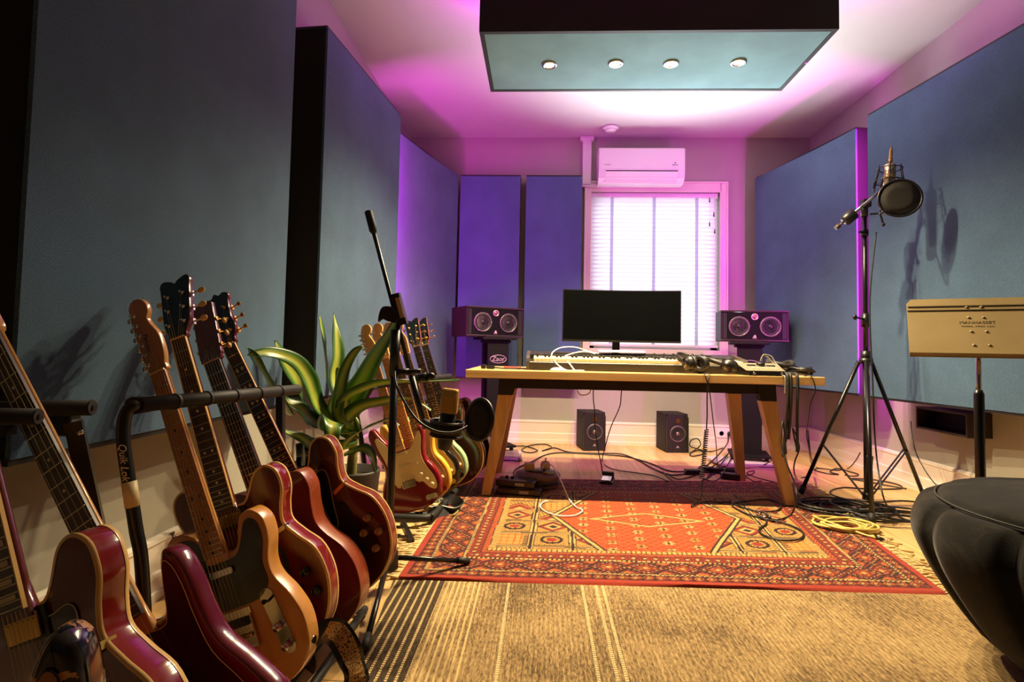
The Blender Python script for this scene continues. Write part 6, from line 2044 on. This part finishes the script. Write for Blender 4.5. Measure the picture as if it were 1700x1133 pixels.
MB().bar((-.95, .1, .02), (-.28, .1, .02), .03, .03).build('foot_tube', M_tube, rk)
MB().bar((-.95, .1, .02), (-1.05, .15, e2.z - .045), .03, .03).build('front_post', M_tube, rk)

# far rack
rk = thing('guitar_rack', 'black tubular rack under the red and yellow guitars, by the rug fringe', 'guitar rack', (-.7, 3.0, 0))
_z = PY_(640, 637, 2.8).z
fa, fb_ = V((-.77, 2.70, _z)), V((-.55, 3.46, _z + .01))
foam_bar(rk, fa, fb_, .017, 4)
lo = [PY_(592, 690, 2.88), PY_(598, 720, 2.88), PY_(606, 780, 2.88), PY_(613, 832, 2.86)]
MB().tube([fa + V((-.03, 0, 0)), lo[0], lo[1], lo[2], V((lo[3].x, 2.86, .05)), V((lo[3].x, 2.84, .018))], .0135, 10).build('end_tube', M_tube, rk)
z_ = .045
pts = [V((-.86, 2.78, z_)), V((-.70, 2.765, z_)), V((-.565, 2.765, z_)), V((-.525, 2.79, z_)), V((-.51, 2.86, z_)), V((-.46, 3.55, z_))]
MB().tube(catmull(pts, 6, False), .0185, 14).build('lower_rail', M_foam, rk)
for y in (2.95, 3.5):
    MB().tube([V((-.95, y, .011)), V((-.50, y, .011))], .0095, 10).build('foot_tube', M_tube, rk)

# folding stand in front of the pot with its foot on the floor
fs_ = thing('guitar_stand', 'small black folding guitar stand beside the plant pot', 'guitar stand', (-.80, 2.62, 0))
a = PY_(590, 789, 2.62)
MB().bar(a, a + V((.055, 0, 0)), .04, .035).build('hinge', M_tube, fs_)
for i, (t0, end) in enumerate(((PY_(590, 792, 2.60), PZ_(578, 868, .014)), (PY_(601, 792, 2.64), PZ_(606, 862, .014)), (PY_(610, 790, 2.60), PZ_(645, 884, .014)))):
    lg = MB().bar(t0, end, .022, .016).build('leg', M_tube, fs_)
    MB().ball(end, .013, 8).build('rubber_foot', M_rubber, lg)
# low wooden-ended stand foot by the fringe
q1, q2 = PZ_(668, 868, .05), PZ_(684, 900, .015)
hs_ = thing('floor_rail_stand', 'low black bar stand lying on the boards beside the fringe', 'stand', (q2.x, q2.y, 0))
MB().bar(q1, q2, .022, .022).build('end_bar', M_tube, hs_)
MB().bar(q1 + (q2 - q1) * .25, PZ_(640, 876, .02), .012, .012).build('cross_bar', M_tube, hs_)
MB().bar(q1 + (q2 - q1) * .72, PZ_(640, 893, .014), .010, .010).build('cross_bar', M_tube, hs_)

# straps: one on the floor by the beige rug, one heaped by the far rack
def ribbon(pts, w, th=.003, tw=None):
    P = catmull(pts, 8, False)
    mb = MB(); n = len(P); vs = []
    for i, p in enumerate(P):
        d = (P[min(i + 1, n - 1)] - P[max(i - 1, 0)]).normalized()
        ang = tw(i / (n - 1)) if tw else 0.
        s_ = d.cross(V((0, 0, 1)))
        if s_.length < .1: s_ = V((1, 0, 0))
        s_.normalize(); u_ = s_.cross(d)
        s2 = s_ * cos(ang) + u_ * sin(ang); u2 = s2.cross(d)
        vs += [p - s2 * w / 2 - u2 * th, p + s2 * w / 2 - u2 * th, p + s2 * w / 2 + u2 * th, p - s2 * w / 2 + u2 * th]
    fs = [(i * 4 + k, i * 4 + (k + 1) % 4, i * 4 + 4 + (k + 1) % 4, i * 4 + 4 + k) for i in range(n - 1) for k in range(4)]
    return mb.add(vs, fs + [(0, 1, 2, 3), tuple(n * 4 - 1 - k for k in range(4))], False)


mstrap = mat('embroidered_strap', (60, 44, 24), .5)
t = NT(mstrap)
v = t.coords()
vo = t.new('ShaderNodeTexVoronoi', feature='DISTANCE_TO_EDGE'); vo.inputs['Scale'].default_value = 150
t.link(v, vo.inputs['Vector'])
t.base(t.ramp(vo.outputs['Distance'], [(.05, (190, 146, 78)), (.16, (150, 106, 50)), (.3, (30, 22, 18))]))
t.bump(vo.outputs['Distance'], .5, .002)
mleather = mat('black_leather', (18, 16, 15), .4)
st = thing('guitar_strap', 'black guitar strap with gold embroidery hanging in a loop from the nearest body', 'strap', PY_(560, 1075, 1.25))
L0 = [PY_(508, 1110, 1.36), PY_(520, 1062, 1.36), PY_(540, 1048, 1.34), PY_(560, 1052, 1.30), PY_(580, 1085, 1.28), PY_(592, 1130, 1.28), V((-.38, 1.27, .02)), V((-.34, 1.20, .013))]
MB_ = ribbon(L0, .058, .0025, lambda u: radians(-52 + 20 * u)); MB_.build('band', mleather, st)
ribbon([p + V((.003, -.0045, .004)) for p in L0[2:7]], .038, .0012, lambda u: radians(-50 + 16 * u)).build('embroidery', mstrap, st)
st = thing('guitar_strap', 'black strap with white lettering heaped on boards at the rug corner', 'strap', PZ_(720, 845))
L1 = [PZ_(700, 838, .07), PZ_(712, 826, .075), PZ_(732, 826, .07), PZ_(755, 832, .05), PZ_(764, 842, .03), PZ_(752, 850, .02), PZ_(730, 846, .035), PZ_(712, 850, .03), PZ_(722, 858, .018), PZ_(745, 852, .02)]
ribbon(L1, .06, .003, lambda u: radians(-55)).build('band', mleather, st)
lm = frame_m(PZ_(727, 832, .075) + V((0, -.035, 0)), V((1, .12, .12)), V((-.1, .3, .95)), V((0, -1, .3)))
lx = V((1, .05, -.1)).normalized(); lz = V((.1, -1, .35)); lz = (lz - lx * lz.dot(lx)).normalized()
wtxt('lettering', 'lec', .05, frame_m(PZ_(728, 828, .06) + V((0, -.05, .01)), lx, lz.cross(lx), lz), mat('white_print', (220, 205, 170), .5), st, extrude=.0008, shear=.2)
ribbon([PZ_(735, 850, .02), PZ_(748, 846, .024), PZ_(757, 850, .02), PZ_(750, 858, .016)], .03, .002, lambda u: radians(-35)).build('buckle_tab', mat('strap_tan', (150, 140, 80), .5), st)

# ================================================================== PLANT
PLX, PLY = -.80, 2.42
pot = thing('potted_plant', 'dracaena with broad yellow-striped leaves in dark pot among the guitars', 'plant', (PLX, PLY, 0))
MB().lathe([(.085, 0), (.095, .01), (.118, .30), (.122, .335), (.122, .345), (.112, .345), (.108, .31), (0, .305)], 32, Matrix.Translation((PLX, PLY, .0))).build('pot', noisy('dark_pot', (44, 40, 38), (54, 48, 44), 12, .5), pot)
MB().lathe([(0, .315), (.107, .308)], 24, Matrix.Translation((PLX, PLY, 0))).build('soil', noisy('potting_soil', (30, 22, 16), (52, 38, 26), 60, .95, .6), pot)
MB().tube(catmull([(PLX, PLY, .30), (PLX + .005, PLY, .42), (PLX + .01, PLY - .005, .56)], 4, False), [.022] * 4 + [.019] * 4 + [.014], 12).build('stem', noisy('plant_stem', (110, 104, 50), (140, 132, 66), 30, .6), pot)
ml = mat('striped_leaf', (70, 110, 40), .35, spec=.5)
t = NT(ml)
uvn = t.new('ShaderNodeAttribute', attribute_name='leafx')
vv = t.coords()
nn = t.noise(vv, 22, 3)
f = t.math('ABSOLUTE', uvn.outputs['Fac'])
f = t.math('ADD', f, t.math('MULTIPLY', t.math('SUBTRACT', nn.outputs['Fac'], .5), .12))
wv = t.math('MULTIPLY', t.math('SINE', t.math('MULTIPLY', uvn.outputs['Fac'], 46.)), .05)
t.base(t.ramp(t.math('ADD', f, wv), [(.0, (172, 174, 72)), (.28, (150, 164, 62)), (.42, (116, 146, 54)), (.60, (58, 100, 38)), (1., (40, 78, 28))]))


def leaf(pts, w, roll=0., fold=.25, seed=0):
    """pts: spine from base to tip; broad strap leaf with a groove"""
    P = catmull(pts, 6, False)
    n = len(P); m = 8
    rn = random.Random(seed)
    vs = []; lx = []
    ph = rn.random() * 6
    S = None
    for i, p in enumerate(P):
        t_ = i / (n - 1)
        d = (P[min(i + 1, n - 1)] - P[max(i - 1, 0)]).normalized()
        if S is None:
            s_ = d.cross(V((0, 0, 1)))
            if s_.length < .1: s_ = V((1, 0, 0))
            s_.normalize(); s_ = Matrix.Rotation(roll, 3, d) @ s_
        else:
            s_ = (S - d * S.dot(d)).normalized()
        S = s_
        u_ = s_.cross(d)
        ww = w * (.42 + .58 * min(1, t_ / .35)) * (max(0., 1 - t_) ** .55 if t_ > .45 else (.55 ** .55 + (1 - .55 ** .55) * (1 - max(0, t_ - .25) / .2) if t_ > .25 else 1.)) / 1.0
        for k in range(m + 1):
            q = k / m * 2 - 1
            hgt = abs(q) ** 1.4 * fold * ww * .5 + .006 * sin(9 * t_ + ph + q * 2) * abs(q)
            vs.append(p + s_ * (q * ww / 2) + u_ * hgt); lx.append(q)
    fs = [(i * (m + 1) + k, i * (m + 1) + k + 1, (i + 1) * (m + 1) + k + 1, (i + 1) * (m + 1) + k) for i in range(n - 1) for k in range(m)]
    mb = MB().add(vs, fs, True)
    o = mb.build('leaf', ml, pot)
    a_ = o.data.attributes.new('leafx', 'FLOAT', 'POINT')
    a_.data.foreach_set('value', lx)
    sd = o.modifiers.new('thick', 'SOLIDIFY'); sd.thickness = .0014
    return o


Bp = lambda dz_=0., dx=0., dy=0.: V((PLX + .01 + dx, PLY - .005 + dy, .50 + dz_))
Lf = [
 ([Bp(.02), PY_(548, 650, 2.42), PY_(540, 600, 2.42), PY_(535, 555, 2.42), PY_(530, 524, 2.42)], .075, .3),
 ([Bp(.03, .01), PY_(556, 640, 2.44), PY_(560, 590, 2.46), PY_(558, 550, 2.48), PY_(554, 520, 2.50)], .065, -.2),
 ([Bp(.0, .01), PY_(572, 680, 2.38), PY_(595, 640, 2.36), PY_(622, 590, 2.34), PY_(645, 555, 2.32), PY_(662, 520, 2.30)], .085, .5),
 ([Bp(.01, .01), PY_(570, 672, 2.30), PY_(600, 648, 2.28), PY_(640, 636, 2.26), PY_(700, 634, 2.22), PY_(762, 632, 2.2)], .062, .9),
 ([Bp(-.03, .01), PY_(568, 710, 2.36), PY_(592, 680, 2.30), PY_(630, 668, 2.26), PY_(680, 662, 2.22), PY_(715, 682, 2.19)], .055, .8),
 ([Bp(-.05, .01), PY_(568, 745, 2.30), PY_(590, 722, 2.26), PY_(620, 706, 2.22), PY_(655, 694, 2.2)], .050, .7),
 ([Bp(-.08, .01), PY_(562, 760, 2.30), PY_(580, 752, 2.2), PY_(604, 746, 2.14), PY_(618, 758, 2.10), PY_(624, 788, 2.08)], .050, .6),
 ([Bp(.0, -.01), PY_(532, 680, 2.36), PY_(512, 630, 2.28), PY_(490, 600, 2.2), PY_(450, 585, 2.1), PY_(411, 590, 2.02)], .070, -.8),
 ([Bp(.0, -.01), PY_(522, 680, 2.40), PY_(500, 640, 2.34), PY_(476, 605, 2.28), PY_(462, 580, 2.24), PY_(456, 566, 2.22)], .085, -.5),
 ([Bp(-.01, -.01), PY_(520, 700, 2.34), PY_(500, 680, 2.28), PY_(478, 668, 2.24), PY_(468, 660, 2.22)], .075, -.6),
 ([PY_(480, 690, 2.28), PY_(450, 642, 2.16), PY_(432, 612, 2.09), PY_(418, 588, 2.05), PY_(410, 576, 2.03)], .07, -.4),
 ([Bp(-.04, -.01), PY_(524, 740, 2.32), PY_(500, 728, 2.24), PY_(470, 715, 2.18), PY_(448, 700, 2.12)], .045, -.9),
 ([Bp(.0, .005), PY_(560, 690, 2.30), PY_(566, 640, 2.28), PY_(574, 610, 2.27), PY_(588, 585, 2.26), PY_(602, 575, 2.26)], .045, .3),
 ([Bp(.0, .0), PY_(550, 720, 2.28), PY_(552, 700, 2.18), PY_(552, 706, 2.12), PY_(551, 725, 2.10), PY_(550, 745, 2.11)], .085, 0.),
 ([Bp(.0, 0, -.01), PY_(552, 690, 2.34), PY_(556, 655, 2.32), PY_(560, 625, 2.32), PY_(562, 610, 2.32)], .055, .1),
]
for i, (p_, w_, r_) in enumerate(Lf):
    leaf(p_, w_ * 1.5, r_, .22, i)

# glass on a low stool behind the sunburst guitar
gx = PY_(503, 772, 2.30)
sl = thing('low_stool', 'small black stool mostly hidden behind the guitars', 'stool', (gx.x, gx.y, 0))
zt_ = gx.z
MB().prism(circ(.10, 24), zt_ - .02, zt_, Matrix.Translation((gx.x, gx.y, 0)), rnd=.004).build('seat', M_blackmatt, sl)
for k in range(3):
    a = radians(90 + 120 * k)
    MB().bar((gx.x + .06 * cos(a), gx.y + .06 * sin(a), zt_ - .02), (gx.x + .09 * cos(a), gx.y + .09 * sin(a), 0), .018, .018).build('leg', M_blackmatt, sl)
gm_ = bpy.data.materials.new('drinking_glass'); gm_.use_nodes = True
t = NT(gm_); t.n.remove(t.b)
tr_ = t.new('ShaderNodeBsdfTransparent'); gl_ = t.new('ShaderNodeBsdfGlossy'); mx_ = t.new('ShaderNodeMixShader'); fr_ = t.new('ShaderNodeFresnel')
gl_.inputs['Roughness'].default_value = .04; tr_.inputs[0].default_value = (.9, .92, .9, 1)
t.link(t.math('ADD', fr_.outputs[0], .05), mx_.inputs[0]); t.link(tr_.outputs[0], mx_.inputs[1]); t.link(gl_.outputs[0], mx_.inputs[2]); t.link(mx_.outputs[0], t.n['Material Output'].inputs[0])
gt = thing('drinking_glass', 'clear drinking glass standing behind the sunburst guitar\'s horn', 'glass', (gx.x, gx.y, zt_))
MB().lathe([(0, .001), (.026, .001), (.033, .085), (.031, .085), (.0245, .006), (0, .006)], 24, Matrix.Translation((gx.x, gx.y, zt_))).build('tumbler', gm_, gt)
# ------------------------------------------------------------------ view
w = bpy.data.worlds.new('world'); SC.world = w; w.use_nodes = True
w.node_tree.nodes['Background'].inputs[0].default_value = (.5, .55, .6, 1)
w.node_tree.nodes['Background'].inputs[1].default_value = .3
vs_ = SC.view_settings
vs_.view_transform = 'Standard'; vs_.look = 'None'; vs_.gamma = 1.; vs_.use_curve_mapping = False
vs_.exposure = EXPOSURE
SC.cycles.max_bounces = 8
SC.cycles.diffuse_bounces = 5
SC.cycles.glossy_bounces = 4
SC.cycles.transparent_max_bounces = 12
SC.cycles.sample_clamp_indirect = 6.
SC.cycles.use_denoising = True
SC.cycles.caustics_reflective = False
SC.cycles.caustics_refractive = False
